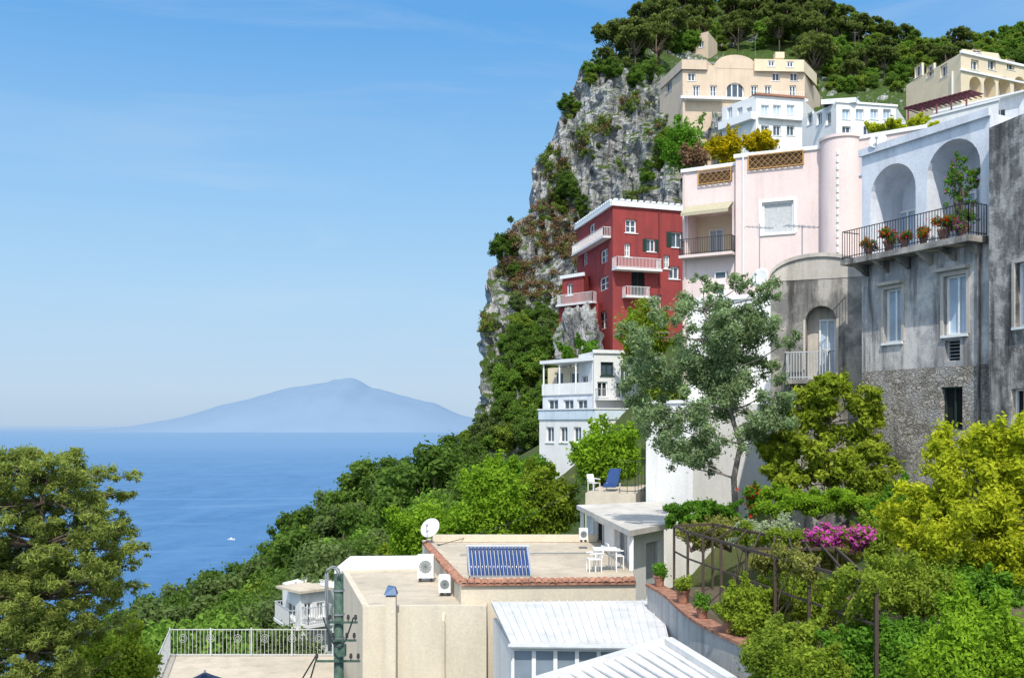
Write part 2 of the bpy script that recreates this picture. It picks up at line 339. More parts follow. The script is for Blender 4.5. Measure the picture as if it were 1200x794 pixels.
# ------------------------------------------------------------ buildings
def facade(mb,fr,u0,u1,z0,z1,holes,rec=.25):
    us={u0,u1}; zs={z0,z1}
    for h in holes:
        us|={h[0],h[1]}; zs|={h[2],h[3]}
    us=sorted(x for x in us if u0-1e-6<=x<=u1+1e-6); zs=sorted(z for z in zs if z0-1e-6<=z<=z1+1e-6)
    for a,b in zip(us,us[1:]):
        for c,d in zip(zs,zs[1:]):
            mu,mz=(a+b)/2,(c+d)/2
            if any(h[0]<mu<h[1] and h[2]<mz<h[3] for h in holes): continue
            mb.poly([fr.p(a,0,c),fr.p(b,0,c),fr.p(b,0,d),fr.p(a,0,d)])
    for h in holes:
        a,b,c,d=h[:4]; arch=h[4]; rc=h[5]
        if not arch:
            zt=d; mb.poly([fr.p(a,0,d),fr.p(b,0,d),fr.p(b,-rc,d),fr.p(a,-rc,d)])
        else:
            r=(b-a)/2; rz=min(r,(d-c)*.5); zt=d-rz; N=12
            arc=[((a+b)/2-r*math.cos(math.pi*k/N),zt+rz*math.sin(math.pi*k/N)) for k in range(N+1)]
            h2=N//2
            mb.poly([fr.p(a,0,d)]+[fr.p(u,0,z) for u,z in arc[:h2+1]]); mb.poly([fr.p(b,0,d)]+[fr.p(u,0,z) for u,z in arc[h2:]][::-1])
            for (u_,z_),(v_,w_) in zip(arc,arc[1:]): mb.poly([fr.p(u_,0,z_),fr.p(v_,0,w_),fr.p(v_,-rc,w_),fr.p(u_,-rc,z_)])
        mb.poly([fr.p(a,0,c),fr.p(a,0,zt),fr.p(a,-rc,zt),fr.p(a,-rc,c)]); mb.poly([fr.p(b,0,c),fr.p(b,-rc,c),fr.p(b,-rc,zt),fr.p(b,0,zt)])
        mb.poly([fr.p(a,0,c),fr.p(a,-rc,c),fr.p(b,-rc,c),fr.p(b,0,c)])
def window_parts(fr,R,parent,pane,frame,mull,fw,rec,sill,shut,surround=None,name='window'):
    u0,u1,z0,z1=R; mb=MB(); d0,d1=-rec+.03,-rec+.10
    mb.fbox(fr,u0,u0+fw,d0,d1,z0,z1); mb.fbox(fr,u1-fw,u1,d0,d1,z0,z1); mb.fbox(fr,u0+fw,u1-fw,d0,d1,z0,z0+fw); mb.fbox(fr,u0+fw,u1-fw,d0,d1,z1-fw,z1)
    for i in range(1,mull[0]):
        u=u0+(u1-u0)*i/mull[0]; mb.fbox(fr,u-fw*.45,u+fw*.45,d0,d1-.01,z0+fw,z1-fw)
    for i in range(1,mull[1]):
        z=z0+(z1-z0)*i/mull[1]; mb.fbox(fr,u0+fw,u1-fw,d0,d1-.02,z-fw*.25,z+fw*.25)
    w=mb.build(name,frame,parent)
    p=MB(); p.fbox(fr,u0-.02,u1+.02,-rec-.04,-rec+.02,z0-.02,z1+.02); p.build('pane',pane,w)
    if sill:
        s=MB(); s.fbox(fr,u0-fw,u1+fw,-rec+.11,.09,z0-.08,z0-.002); s.build('sill',frame,w)
    if shut is not None:
        ww=(u1-u0)*.5
        for a,b in ((u0-ww,u0-.01),(u1+.01,u1+ww)):
            s=MB(); s.fbox(fr,a,b,.01,.04,z0,z1); k=max(4,int((z1-z0)/.16))
            for i in range(k):
                z=z0+.05+(z1-z0-.1)*i/k; s.fbox(fr,a+.05,b-.05,.04,.06,z,z+(z1-z0)/k*.5)
            s.build('shutter',shut,w)
    if surround is not None:
        s=MB(); t=fw*1.6
        s.fbox(fr,u0-t,u0,.003,.04,z0,z1+t); s.fbox(fr,u1,u1+t,.003,.04,z0,z1+t); s.fbox(fr,u0,u1,.003,.04,z1,z1+t); s.build('surround',surround,w)
    return w
def railing(mb,pts,h,sp,r=.018,rails=(1.0,.08),rt=None):
    pts=[Vector(p) for p in pts]; up=Vector((0,0,1))
    for a,b in zip(pts,pts[1:]):
        for k in rails: mb.bar(a+up*h*k,b+up*h*k,(rt or r*2.2))
        n=max(1,int((b-a).length/sp))
        for i in range(n+1):
            q=a.lerp(b,i/n); mb.bar(q,q+up*h*.99,r*1.6)
class House:
    def __init__(s,name,label,cat,chain,back,z0,z1,mat,roof=None,group=None,root=None,rec=.25):
        s.pts=[XY(*c) for c in chain]; s.frs=[Fr(a,b) for a,b in zip(s.pts,s.pts[1:])]; s.holes=[[] for _ in s.frs]
        s.z0,s.z1,s.mat,s.roof,s.rec=z0,z1,mat,roof or mat,rec
        if isinstance(back,tuple): s.back=[(s.pts[-1][0]+back[0],s.pts[-1][1]+back[1]),(s.pts[0][0]+back[0],s.pts[0][1]+back[1])]
        else: s.back=back
        allp=s.pts+s.back
        s.root=root or thing(name,label,cat,(sum(p[0] for p in allp)/len(allp),sum(p[1] for p in allp)/len(allp),z0),group)
    def win(s,i,x0,y0,x1,y1,pane=None,frame=None,mull=(2,1),sill=True,shut=None,arch=False,fw=.07,surround=None,name='window',rec=None,R=None):
        fr=s.frs[i]; R=R or fr.rect(x0,y0,x1,y1); rec=rec or s.rec
        s.holes[i].append((*R,arch,rec)); return window_parts(fr,R,s.root,pane or GLASS,frame or WHITEP,mull,fw,rec,sill,shut,surround,name)
    def hole(s,i,R,arch,rec): s.holes[i].append((*R,arch,rec))
    def band(s,i,z0,z1,d,mat,name='cornice',u0=None,u1=None,parent=None):
        fr=s.frs[i]; m=MB(); m.fbox(fr,-d if u0 is None else u0,fr.L+d if u1 is None else u1,.003,d,z0,z1); return m.build(name,mat,parent or s.root)
    def balcony(s,i,x0,x1,yf,depth,h,mat,rmat,sp=.13,solid=False,th=.15):
        fr=s.frs[i]; u0=fr.hit(x0,yf)[0]; u1=fr.hit(x1,yf)[0]; z=fr.hit((x0+x1)/2,yf)[1]
        m=MB(); m.fbox(fr,u0,u1,.002,depth,z-th,z); o=m.build('balcony',mat,s.root); r=MB(); e=.05
        if solid:
            r.fbox(fr,u0,u1,depth-.1,depth,z+.001,z+h); r.fbox(fr,u0,u0+.1,.003,depth-.101,z+.001,z+h); r.fbox(fr,u1-.1,u1,.003,depth-.101,z+.001,z+h)
            r.build('parapet',rmat,o)
        else:
            railing(r,[fr.p(u0+e,.01,z),fr.p(u0+e,depth-e,z),fr.p(u1-e,depth-e,z),fr.p(u1-e,.01,z)],h,sp); r.build('railing',rmat,o)
        return o,(u0,u1,z)
    def pipe(s,i,px,y0,y1,mat,r=.05):
        fr=s.frs[i]; uu,z1=fr.hit(px,y0); _,z0=fr.hit(px,y1); m=MB(); m.tube([fr.p(uu,r+.01,z0),fr.p(uu,r+.01,z1)],r,8); m.build('drain_pipe',mat,s.root)
    def finish(s,name='wall',rooflip=0.0,top=True):
        m=MB()
        for fr,h in zip(s.frs,s.holes): facade(m,fr,0,fr.L,s.z0,s.z1,h)
        loop=[s.pts[-1]]+s.back+[s.pts[0]]
        for a,b in zip(loop,loop[1:]): m.poly([(*a,s.z0),(*b,s.z0),(*b,s.z1),(*a,s.z1)])
        m.build(name,s.mat,s.root)
        if top:
            allp=s.pts+s.back; z=s.z1-.004-rooflip; r=MB(); r.poly([(*p,z) for p in allp]); r.build('roof',s.roof,s.root)
        return s
up=Vector((0,0,1))
# --- red house
H=House('red_house','tall dark red house with white balconies and white notched cornice below the cliff','house',[(676,118),(718,105),(805,108)],(7,14),2,zz(240,105),RED,rec=.3)
for r in ((690,262,697,279),(703,292,712,308),(702,324,713,340),(701,365,711,386)): H.win(0,*r,pane=GLASS,mull=(2,2),fw=.14,sill=False)
H.win(0,683,296,688,311,pane=GLASS,fw=.12,sill=False)
for r in ((733,257,746,273),(778,299,785,315),(732,285,739,301)): H.win(1,*r,mull=(2,2),fw=.16)
H.win(1,787,272,799,290,shut=GREENSH,fw=.1); H.win(1,784,312,796,327,fw=.14); H.win(1,758,280,768,295,fw=.12,shut=GREENSH)
H.win(1,740,316,756,346,pane=DARK,frame=GREENSH,name='door',sill=False); H.win(1,765,345,775,362,fw=.12); H.win(1,736,362,746,380,fw=.12)
H.balcony(0,678,716,288,.9,1.0,WHITEP,WHITEP,.16); H.balcony(1,717,770,316,1.2,1.1,WHITEP,WHITEP,.16,th=.22); H.balcony(1,729,758,348,.9,1.0,WHITEP,WHITEP,.16)
m=MB()
for fr in H.frs:
    m.fbox(fr,-.2,fr.L+.2 if fr is H.frs[1] else fr.L,.005,.25,H.z1-.1,H.z1+.45); n=int(fr.L/.7)
    for k in range(n): m.fbox(fr,k*fr.L/n+.05,k*fr.L/n+.5,.01,.28,H.z1+.45,H.z1+.66)
m.build('cornice',WHITEP,H.root); H.pipe(1,772,246,390,plain('dark_red_pipe',(.16,.03,.03)),.07); H.finish()
m=MB(); fr=H.frs[1]; m.fbox(fr,1.2,fr.L-1,-5,-1.5,H.z1,H.z1+.55); m.build('roof_room',RED,H.root)
A=House('','','',[(655,112),(701,108)],(3,8),2,zz(356,110),RED,root=H.root); A.win(0,664,366,671,380,fw=.12); A.win(0,684,368,691,382,fw=.12); A.balcony(0,656,699,356,.7,1.1,WHITEP,WHITEP,.16); A.finish()
A=House('','','',[(659,114),(684,111.5)],(3,6),2,zz(322,112),RED,root=H.root); A.win(0,664,332,671,346,fw=.12); A.finish(); A.band(0,zz(324,112),zz(320,112),.2,WHITEP)

# --- rock below the red house
def outcrop(label,x0,y0,x1,y1,Y,dep):
    c=W((x0+x1)/2,(y0+y1)/2,Y+dep*.5); rx=(x1-x0)/F*Y/2; rz=(y1-y0)/F*Y/2; m=MB(); N,M=70,50
    for i in range(M+1):
        t=math.pi*i/M
        for j in range(N):
            a=2*math.pi*j/N; d=Vector((math.sin(t)*math.cos(a),math.sin(t)*math.sin(a),math.cos(t)))
            k=1+.30*noise.fractal(d*1.8+c,1,2,5)+.22*(1-abs(noise.noise(Vector((d.x*5,d.y*5,d.z*2))+c)*2)); m.v.append(c+Vector((d.x*rx,d.y*dep/2,d.z*rz))*k)
    for i in range(M):
        for j in range(N): m.f.append((i*N+j,i*N+(j+1)%N,(i+1)*N+(j+1)%N,(i+1)*N+j))
    tag(m.build('rock_outcrop',CLIFF),label,'rock',kind='structure')
outcrop('pale craggy rock under the red house',652,366,704,440,104,5)

# --- white terraced house
H=House('white_terraced_house','white terraced house with stacked balconies below the red house','house',[(678,96),(696,91.5),(753,93)],(4,10),-14,zz(412,92),WHITE)
H.win(1,704,424,719,440,pane=GLASS,frame=GREENSH,fw=.1); H.win(1,727,428,738,446,pane=GLASS,fw=.1); H.win(1,700,447,712,465,pane=DARK,fw=.1); H.win(1,722,448,735,466,pane=GLASS,fw=.1)
H.win(0,681,440,689,459,fw=.1)
H.balcony(1,697,752,467,.9,.9,WHITE,GREYIRON,.14)
H.band(1,zz(414,92),zz(410,92),.15,WHITEP,'parapet'); H.finish()
A=House('','','',[(632,96),(696,90),(754,91.5),(782,95)],(4,4),-14,zz(491,91),WHITE,root=H.root)
for x in (640,656,672): A.win(0,x,500,x+9,518,fw=.1)
for x in (702,720,738): A.win(1,x,502,x+10,520,fw=.1)
A.win(2,762,500,772,520,fw=.1)
A.finish()
PARA=stucco('blue_white_parapet',(.62,.70,.76),(.55,.63,.70),(.4,.42,.44))
for i in range(3):
    fr=A.frs[i]; m=MB(); m.fbox(fr,0,fr.L,-.15,.12,A.z1+.002,A.z1+.9); m.build('parapet',PARA,H.root)
    m=MB(); m.fbox(fr,-.1,fr.L+.1,-.2,.2,A.z1+.902,A.z1+1.02); m.build('coping',WHITEP,H.root)
A=House('','','',[(636,97.5),(697,91.8)],(3,3.5),zz(491,93),zz(462,94),BLUISH,root=H.root)
for x in (642,660,676): A.win(0,x,468,x+12,488,pane=GLASS,fw=.1,sill=False)
A.finish()
fr=A.frs[0]; m=MB(); m.fbox(fr,0,fr.L,.002,.12,A.z1,A.z1+1.1); m.build('parapet',WHITE,H.root)
m=MB(); m.fbox(fr,-.1,fr.L,-3.4,.3,zz(424,94),zz(420,94)); m.build('canopy',WHITEP,H.root)
for k in range(4): 
    m=MB(); q=fr.p(.2+k*(fr.L-.4)/3,.05,A.z1); m.bar(q,Vector((q.x,q.y,zz(424,94))),.14); m.build('post',WHITEP,H.root)
A=House('','','',[(642,100.5),(690,96.5)],(3,3),zz(463,95),zz(428,96),CREAM,root=H.root); A.win(0,650,436,660,456,fw=.1); A.win(0,668,436,678,456,fw=.1); A.finish()

# --- pink house
ztp=zz(178,69)
H=House('pink_house','large pale pink house with round corner tower and shuttered square window','house',[(862,70.5),(970,68)],(4,12),-4,ztp,PINK)
H.win(0,893,236,930,274,pane=BLIND,mull=(1,1),fw=.14,surround=WHITEP)
H.band(0,ztp-.05,ztp+.22,.12,WHITEP,'cornice'); H.pipe(0,871,184,340,WHITEP,.06); H.finish()
A=House('','','',[(800,73),(861.8,71)],(2,8),-4,zz(197,72),PINK,root=H.root)
R=A.frs[0].rect(806,246,858,298); A.hole(0,R,False,2.2)
A.pipe(0,803,205,345,PINK,.06)
A.finish(); fr=A.frs[0]
m=MB(); m.fbox(fr,R[0]-.02,R[1]+.02,-2.3,-2.2,R[2]-.02,R[3]+.02); m.build('loggia_wall',CREAM,H.root)
window_parts(fr.off(-2.18),(R[0]+.9,R[0]+2.0,R[2],R[2]+2.2),H.root,GLASSB,WHITEP,(2,1),.08,.04,False,None,None,'door')
m=MB(); u0,u1=R[0],R[1]; z=R[3]
m.poly([fr.p(u0-.1,.02,z+.45),fr.p(u1+.1,.02,z+.45),fr.p(u1+.1,1.2,z-.25),fr.p(u0-.1,1.2,z-.25)]); m.poly([fr.p(u0-.1,1.2,z-.25),fr.p(u1+.1,1.2,z-.25),fr.p(u1+.1,1.21,z-.5),fr.p(u0-.1,1.21,z-.5)]); m.build('awning',AWN,H.root)
A.balcony(0,801,863,299,1.0,1.15,PINK,IRON,.13,th=.2)
m=MB(); m.fbox(fr,-.1,fr.L,.004,.15,A.z1-.1,A.z1+.15); m.build('cornice',WHITEP,H.root)
window_parts(fr,(fr.rect(838,318,852,330)),H.root,GLASS,WHITEP,(1,1),.08,-.04,False,None)
# lattice panels
def lattice(fr,R,parent,d=.05):
    u0,u1,z0,z1=R; m=MB(); w=.06; st=.42
    m.fbox(fr,u0,u1,d,d+.05,z0,z0+.07); m.fbox(fr,u0,u1,d,d+.05,z1-.07,z1); m.fbox(fr,u0,u0+.07,d,d+.05,z0+.07,z1-.07); m.fbox(fr,u1-.07,u1,d,d+.05,z0+.07,z1-.07)
    h=z1-z0; k=u0-h
    while k<u1:
        for sg in (0,1):
            a0,a1=max(k,u0),min(k+h,u1)
            if a1-a0>.05:
                za,zb=z0+(a0-k),z0+(a1-k)
                if sg: za,zb=z1-(a0-k),z1-(a1-k)
                m.bar(fr.p(a0,d+.01+.02*sg,za),fr.p(a1,d+.01+.02*sg,zb),.06,.02)
        k+=st
    m.build('lattice_panel',LATT,parent)
DKB=plain('dark_lattice_board',(.12,.075,.04),.8)  # dark brown board set behind the lattice
f0=H.frs[0]; R=f0.rect(877,176,942,193); lattice(f0,(R[0],R[1],ztp-1.0,ztp+.02),H.root,.14)
R2=fr.rect(819,198,858,215); lattice(fr,R2,H.root,.16)
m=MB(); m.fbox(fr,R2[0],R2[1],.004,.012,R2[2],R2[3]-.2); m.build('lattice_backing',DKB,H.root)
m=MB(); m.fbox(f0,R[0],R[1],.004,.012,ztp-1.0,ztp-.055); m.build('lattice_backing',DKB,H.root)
c=W(986,300,67.5); m=MB(); ztw=zz(160,66.3); m.lathe([(1.35,-6),(1.35,ztw),(1.45,ztw),(1.45,ztw+.2),(0,ztw+.2)],(c.x,c.y,0),48); m.build('round_tower',PINK,H.root,False)
m=MB()
for k in range(18):
    a=math.radians(-118); q=Vector((c.x+1.36*math.cos(a),c.y+1.36*math.sin(a),9.5+k*.5)); m.box(q.x-.09,q.x+.07,q.y-.05,q.y+.06,q.z,q.z+.24)
m.build('quoin',WHITEP,H.root)
A=House('','','',[(1003,66.6),(1085,64)],(3,9),-4,ztw-.05,PINK,root=H.root); A.win(0,1004,177,1019,205,pane=GLASSB,frame=plain('blue_frame',(.25,.36,.5)),fw=.12); A.band(0,A.z1-.1,A.z1+.15,.1,WHITEP); A.finish()

# --- tall white house behind the silver tree
H=House('white_house','tall plain white house behind the silver-leaved tree','house',[(757,45.5),(812,44),(905,47)],(2,8),-9,zz(472,45),WHITE)
H.win(1,826,500,838,520,fw=.06); H.band(0,H.z1-.02,H.z1+.12,.08,WHITEP,'coping'); H.finish()
A=House('','','',[(806,50),(906,48)],(2,8),-6,zz(350,49),WHITE,root=H.root); A.win(0,880,372,892,392,fw=.06); A.win(0,826,385,842,408,fw=.06); A.band(0,A.z1-.05,A.z1+.15,.1,WHITEP,'coping'); A.finish()
A=House('','','',[(822,52.5),(862,51.5)],(2,5),0,zz(326,52),PINK,root=H.root); A.win(0,834,333,848,345,fw=.06); A.finish()

# --- grey house
zf=5.72; zs_=1.85; zt=9.42
H=House('grey_house','old weathered grey house with two-arched white loggia and flowered iron balcony','house',[(1010,34.6),(1160,30)],(9,5),zs_,zf,GREY)
H.win(0,1036,338,1057,401,pane=GLASSB,mull=(2,1),surround=VAULT,fw=.07); H.win(0,1106,322,1133,392,pane=GLASSB,mull=(2,1),surround=VAULT,fw=.07)
H.win(0,1107,398,1125,423,pane=DARK,frame=GREYIRON,mull=(1,6),fw=.03,sill=False,name='vent_grille'); H.finish(top=False)
fr=H.frs[0]
for a,b,c_ in ((1030,1060,333),(1099,1137,316)): 
    m=MB(); ua,ub=fr.hit(a,c_)[0],fr.hit(b,c_)[0]; zc=fr.hit((a+b)/2,c_)[1]; m.fbox(fr,ua,ub,.003,.22,zc-.02,zc+.08); m.build('window_hood',VAULT,H.root)
A=House('','','',[(1010,34.6),(1160,30)],(9,5),-4,zs_-.002,STONE,root=H.root); A.win(0,1103,453,1128,503,pane=DARK,frame=GREENSH,fw=.06,name='door',sill=False); A.finish('stone_base',top=False)
A=House('','','',[(1010,34.6),(1160,30)],(9,5),zf+.002,zt,BLUISH,root=H.root)
u=lambda x,y=250: fr.hit(x,y)[0]
a1=(u(1020),u(1073),zf+.02,8.75); a2=(u(1086),u(1149),zf+.02,8.95)
A.hole(0,a1,True,1.5); A.hole(0,a2,True,1.5); A.finish('loggia')
m=MB(); m.fbox(fr,a1[0]-.2,a2[1]+.2,-1.62,-1.5,zf,zt-.1); m.build('loggia_wall',BLUISH,H.root)
fb=fr.off(-1.49)
w1=fb.rect(1054,222,1076,268); window_parts(fb,(w1[0],w1[1],zf+.05,zf+1.75),H.root,GLASSB,WHITEP,(2,1),.07,.02,False,None,None,'door')
w2=fb.rect(1116,195,1146,235); window_parts(fb,(w2[0],w2[1],zf+.05,zf+1.85),H.root,GLASSB,WHITEP,(2,1),.07,.02,False,None,None,'door')
m=MB(); m.fbox(fr,-.05,fr.L+.05,.003,.12,zt-.12,zt+.12); m.build('cornice',BLUISH,H.root)
m=MB(); m.fbox(fr,-.15,fr.L-.05,.002,.85,zf-.22,zf-.03); bal=m.build('balcony',GREYD,H.root)
for k in range(6):
    m=MB(); uu=.2+k*(fr.L-.6)/5; m.hexa([fr.p(uu,.7,zf-.23),fr.p(uu+.14,.7,zf-.23),fr.p(uu+.14,.003,zf-.6),fr.p(uu,.003,zf-.6),fr.p(uu,.7,zf-.221),fr.p(uu+.14,.7,zf-.221),fr.p(uu+.14,.003,zf-.221),fr.p(uu,.003,zf-.221)]); m.build('bracket',GREYD,bal)
m=MB(); railing(m,[fr.p(-.1,.02,zf-.02),fr.p(-.1,.8,zf-.02),fr.p(fr.L-.1,.8,zf-.02),fr.p(fr.L-.1,.02,zf-.02)],.95,.11,.012); m.build('railing',IRON,bal)
balf=fr
m=MB(); uu=fr.L-.35; m.tube([fr.p(uu,.06,-3),fr.p(uu,.06,zf-.25)],.05,8); m.build('drain_pipe',GREYD,H.root)
H=House('vaulted_house','small sooty grey house with rounded vault roof and arched doorway','house',[(903,37.3),(1013,36)],(2.5,8),-4,zz(328,36.8),GREYD)
R=H.frs[0].rect(944,358,980,444); H.hole(0,R,True,.7); H.finish(top=False); fr=H.frs[0]
m=MB(); m.fbox(fr,R[0]-.1,R[1]+.1,-.78,-.7,R[2]-.1,R[3]+.1); m.build('niche_wall',VAULT,H.root)
window_parts(fr.off(-.69),(R[0]+.42,R[1]-.06,R[2],R[3]-.45),H.root,GLASSB,WHITEP,(2,2),.07,.02,False,None,None,'door')
m=MB(); m.fbox(fr,R[0]-.08,R[0],.003,.05,R[2],R[3]-.5); m.fbox(fr,R[1],R[1]+.08,.003,.05,R[2],R[3]-.5); m.build('surround',VAULT,H.root)
H.balcony(0,921,974,445,.6,1.0,GREYD,GREYIRON,.1)
m=MB(); N=16; L=fr.L; hz=zz(299,36.8)-H.z1
arc=[(L/2-(L/2+.05)*math.cos(math.pi*k/N),H.z1+.01+hz*math.sin(math.pi*k/N)**.8) for k in range(N+1)]
m.poly([fr.p(a,.02,z) for a,z in arc]); m.build('gable',VAULT,H.root)
m=MB()
bk=Vector((2.5,8,0))
for (a,z),(b,w) in zip(arc,arc[1:]):
    p=[fr.p(a,.10,z+.04),fr.p(b,.10,w+.04)]; m.poly([p[0],p[1],p[1]+bk,p[0]+bk]); m.poly([p[0],p[1],fr.p(b,.10,w-.10),fr.p(a,.10,z-.10)])
m.build('vault_roof',VAULT,H.root,True)
H=House('dark_grey_house','dark stained grey house at the right edge of the picture','house',[(1159,29.5),(1250,26.6)],(9,5),-4,zz(150,29.5),ROUGH)
H.win(0,1190,306,1212,382,pane=GLASSB,fw=.07,surround=VAULT); H.win(0,1185,455,1205,505,pane=DARK,fw=.06); H.finish()

# --- houses on top
H=House('cream_villa','cream villa with curved parapets and arched window on the cliff top','villa',[(773,206),(800,194),(943,196)],(8,16),zz(165,190)-6,zz(80,196),PEACH,rec=.4)
fr=H.frs[1]
for x in (812,832,880,896,925): H.win(1,x,100,x+8,113,fw=.2)
for x in (806,905,926): H.win(1,x,85,x+9,95,fw=.2)
H.win(1,851,97,872,116,arch=True,mull=(3,1),fw=.25,sill=False)
H.win(0,780,96,787,108,fw=.2); H.band(1,zz(120,196),zz(117,196),.5,WHITEP,'string_course')
m=MB(); N=14; ua,ub=fr.hit(838,78)[0],fr.hit(886,78)[0]; arc=[((ua+ub)/2-(ub-ua)/2*math.cos(math.pi*k/N),H.z1+(zz(67,196)-zz(80,196))*math.sin(math.pi*k/N)) for k in range(N+1)]
for (a,z),(b,w) in zip(arc,arc[1:]): m.hexa([fr.p(a,.05,H.z1-.5),fr.p(b,.05,H.z1-.5),fr.p(b,-3,H.z1-.5),fr.p(a,-3,H.z1-.5),fr.p(a,.05,z+.01),fr.p(b,.05,w+.01),fr.p(b,-3,w+.01),fr.p(a,-3,z+.01)])
m.build('curved_parapet',PEACH,H.root)
H.balcony(1,802,846,118,1.6,1.3,WHITE,WHITEP,.4); H.balcony(1,878,941,118,1.6,1.3,WHITE,WHITEP,.4)
H.finish()
A=House('','','',[(884,194.5),(942,195)],(5,8),zz(82,194),zz(68,194),CREAM,root=H.root); A.win(0,900,71,908,78,fw=.2); A.win(0,922,72,930,79,fw=.2); A.finish()
A=House('','','',[(774,205),(799,193.5),(828,193.8)],(5,8),zz(82,194),zz(71,194),PEACH,root=H.root); A.finish()
m=MB(); q=W(914,68,198); m.box(q.x-.9,q.x+.9,q.y,q.y+1.5,q.z,q.z+1.2); m.build('chimney',CREAM,H.root)
H=House('white_villa','white villa with blue windows just below the cream cliff-top villa','villa',[(846,183),(886,176),(941,178)],(6,10),zz(170,178)-22,zz(116,178),WHITE,rec=.35)
for x in (892,906,922): H.win(1,x,123,x+9,135,pane=GLASSB,fw=.15); H.win(1,x,147,x+9,159,pane=GLASS,fw=.15)
for x in (852,864,875): H.win(0,x,126,x+6,140,pane=GLASSB,fw=.12)
H.balcony(0,847,886,146,1.2,1.2,WHITE,WHITEP,.3,solid=True); H.balcony(1,888,940,140,.8,1.1,WHITE,WHITEP,.3); H.finish()
m=MB(); fr=H.frs[1]; m.fbox(fr,-.2,fr.L+.2,-5,.4,H.z1+.002,H.z1+.35); m.build('tiled_eave',TERRA,H.root)
H=House('white_block_house','long white flat-roofed house with small square windows right of the white villa','house',[(940,158),(980,150),(1050,152)],(6,10),zz(170,150)-25,zz(120,150),WHITE,rec=.35)
for x in (987,1003,1020,1035): H.win(1,x,128,x+9,140,pane=GLASSB,fw=.12)
for x in (987,1012,1032): H.win(1,x,148,x+10,161,fw=.12)
for x in (946,957,968): H.win(0,x,132,x+6,146,fw=.12)
H.band(1,H.z1-.05,H.z1+.25,.2,WHITEP); H.finish()
A=House('','','',[(962,151),(1003,150)],(4,6),H.z1,zz(114,150),BLUISH,root=H.root); A.finish()
H=House('arcaded_villa','yellow villa with a white arcade near the top right corner','villa',[(1062,184),(1126,168),(1215,176)],(6,14),zz(118,170)-14,zz(62,168),CREAM,rec=.5)
for x in (1072,1086,1102): H.win(0,x,76,x+8,90,fw=.2)
for x in (1136,1153,1170,1188): R=H.frs[1].rect(x,90,x+14,115); H.hole(1,R,True,2.0)
for x in (1138,1158,1180): H.win(1,x,70,x+9,82,fw=.2)
m=MB(); m.fbox(H.frs[1],.3,H.frs[1].L-.3,-2.2,-2.0,zz(117,171),zz(86,171)); m.build('arcade_wall',WHITE,H.root)
H.band(1,H.z1-.1,H.z1+.3,.3,WHITEP); H.band(1,zz(88,170),zz(86,170),.3,WHITEP,'string_course'); H.finish()
A=House('','','',[(1127,171),(1170,173)],(4,6),H.z1,zz(55,170),CREAM,root=H.root); A.win(0,1140,58,1150,62,fw=.15); A.finish()
H=House('hill_house','small pinkish house among the pines on the hill top','house',[(802,262),(830,258)],(4,8),zz(75,262),zz(44,262),PEACH); H.win(0,808,49,814,56,fw=.2); H.win(0,819,49,825,56,fw=.2); H.finish()
H=House('garden_wall','white terrace wall beneath the dark red pergola','wall',[(1052,128),(1170,118)],(4,8),zz(170,120)-20,zz(136,124),WHITE); H.band(0,H.z1-.05,H.z1+.2,.15,WHITEP,'coping'); H.finish()
gw=H.z1; frw=H.frs[0]
r=thing('rooftop_pergola','dark red pergola with a flat awning on the white terrace wall','pergola',frw.p(4,-2,gw))
PGM=plain('burgundy_beams',(.17,.055,.07),.8)
for k in range(5): m=MB(); q=frw.p(1+k*1.9,-.8,gw); m.bar(q,q+Vector((0,0,2.1)),.16); m.build('post',PGM,r)
for k in range(14): m=MB(); m.bar(frw.p(.6+k*.64,-.3,gw+2.2),frw.p(.6+k*.64,-4,gw+2.2),.10); m.build('rafter',PGM,r)
m=MB(); m.bar(frw.p(.5,-.8,gw+2.1),frw.p(9.2,-.8,gw+2.1),.14); m.build('beam',PGM,r)
m=MB(); m.hexa([frw.p(.5,-.5,gw+2.27),frw.p(9.2,-.5,gw+2.27),frw.p(9.2,-4,gw+2.5),frw.p(.5,-4,gw+2.5),frw.p(.5,-.5,gw+2.33),frw.p(9.2,-.5,gw+2.33),frw.p(9.2,-4,gw+2.56),frw.p(.5,-4,gw+2.56)]); m.build('awning',PGM,r)
H=House('white_lean_to','low white building under the yellow villa','house',[(1100,132),(1200,124)],(4,8),zz(170,125)-10,zz(122,128),BLUISH); H.win(0,1135,130,1148,142,pane=GLASS,fw=.1); H.win(0,1165,128,1178,140,pane=GLASS,fw=.1); H.finish()
m=MB(); f=H.frs[0]; m.fbox(f,-.3,f.L+.3,-5,.9,H.z1+.003,H.z1+.22); m.build('roof_slab',WHITEP,H.root)

# ------------------------------------------------------------ flat roofed house, lower centre
ZR=-4.75
H=House('flat_roofed_house','cream flat-roofed house edged with terracotta tiles in the lower middle','house',[(495,41.3),(540,30.1),(745,30.4)],[(4.7,41.2)],-12,ZR,ROOFWALL,ROOFDECK)
H.finish(rooflip=.05)
def tiles(fr,u0,u1,z,parent,w=.35,name='tile_edging'):
    m=MB(); n=max(2,int((u1-u0)/.2)); st=(u1-u0)/n
    for k in range(n):
        a=u0+k*st; jz=random.uniform(-.012,.012); jd=random.uniform(-.03,.03)
        for j in range(6):
            t0,t1=math.pi*j/6,math.pi*(j+1)/6; r=st*.5
            p=lambda t,d,dz: fr.p(a+r-r*math.cos(t),d+jd,z+r*.8*math.sin(t)+dz+jz)
            m.poly([p(t0,.12,-.06),p(t1,.12,-.06),p(t1,-w+.12,.05),p(t0,-w+.12,.05)])
    m.fbox(fr,u0,u1,-w+.12,.10,z-.09,z-.03); return m.build(name,TERRA,parent)
tiles(H.frs[1],0,H.frs[1].L,ZR+.0,H.root,.22); tiles(H.frs[0],1.2,H.frs[0].L-.2,ZR+.02,H.root,.2)
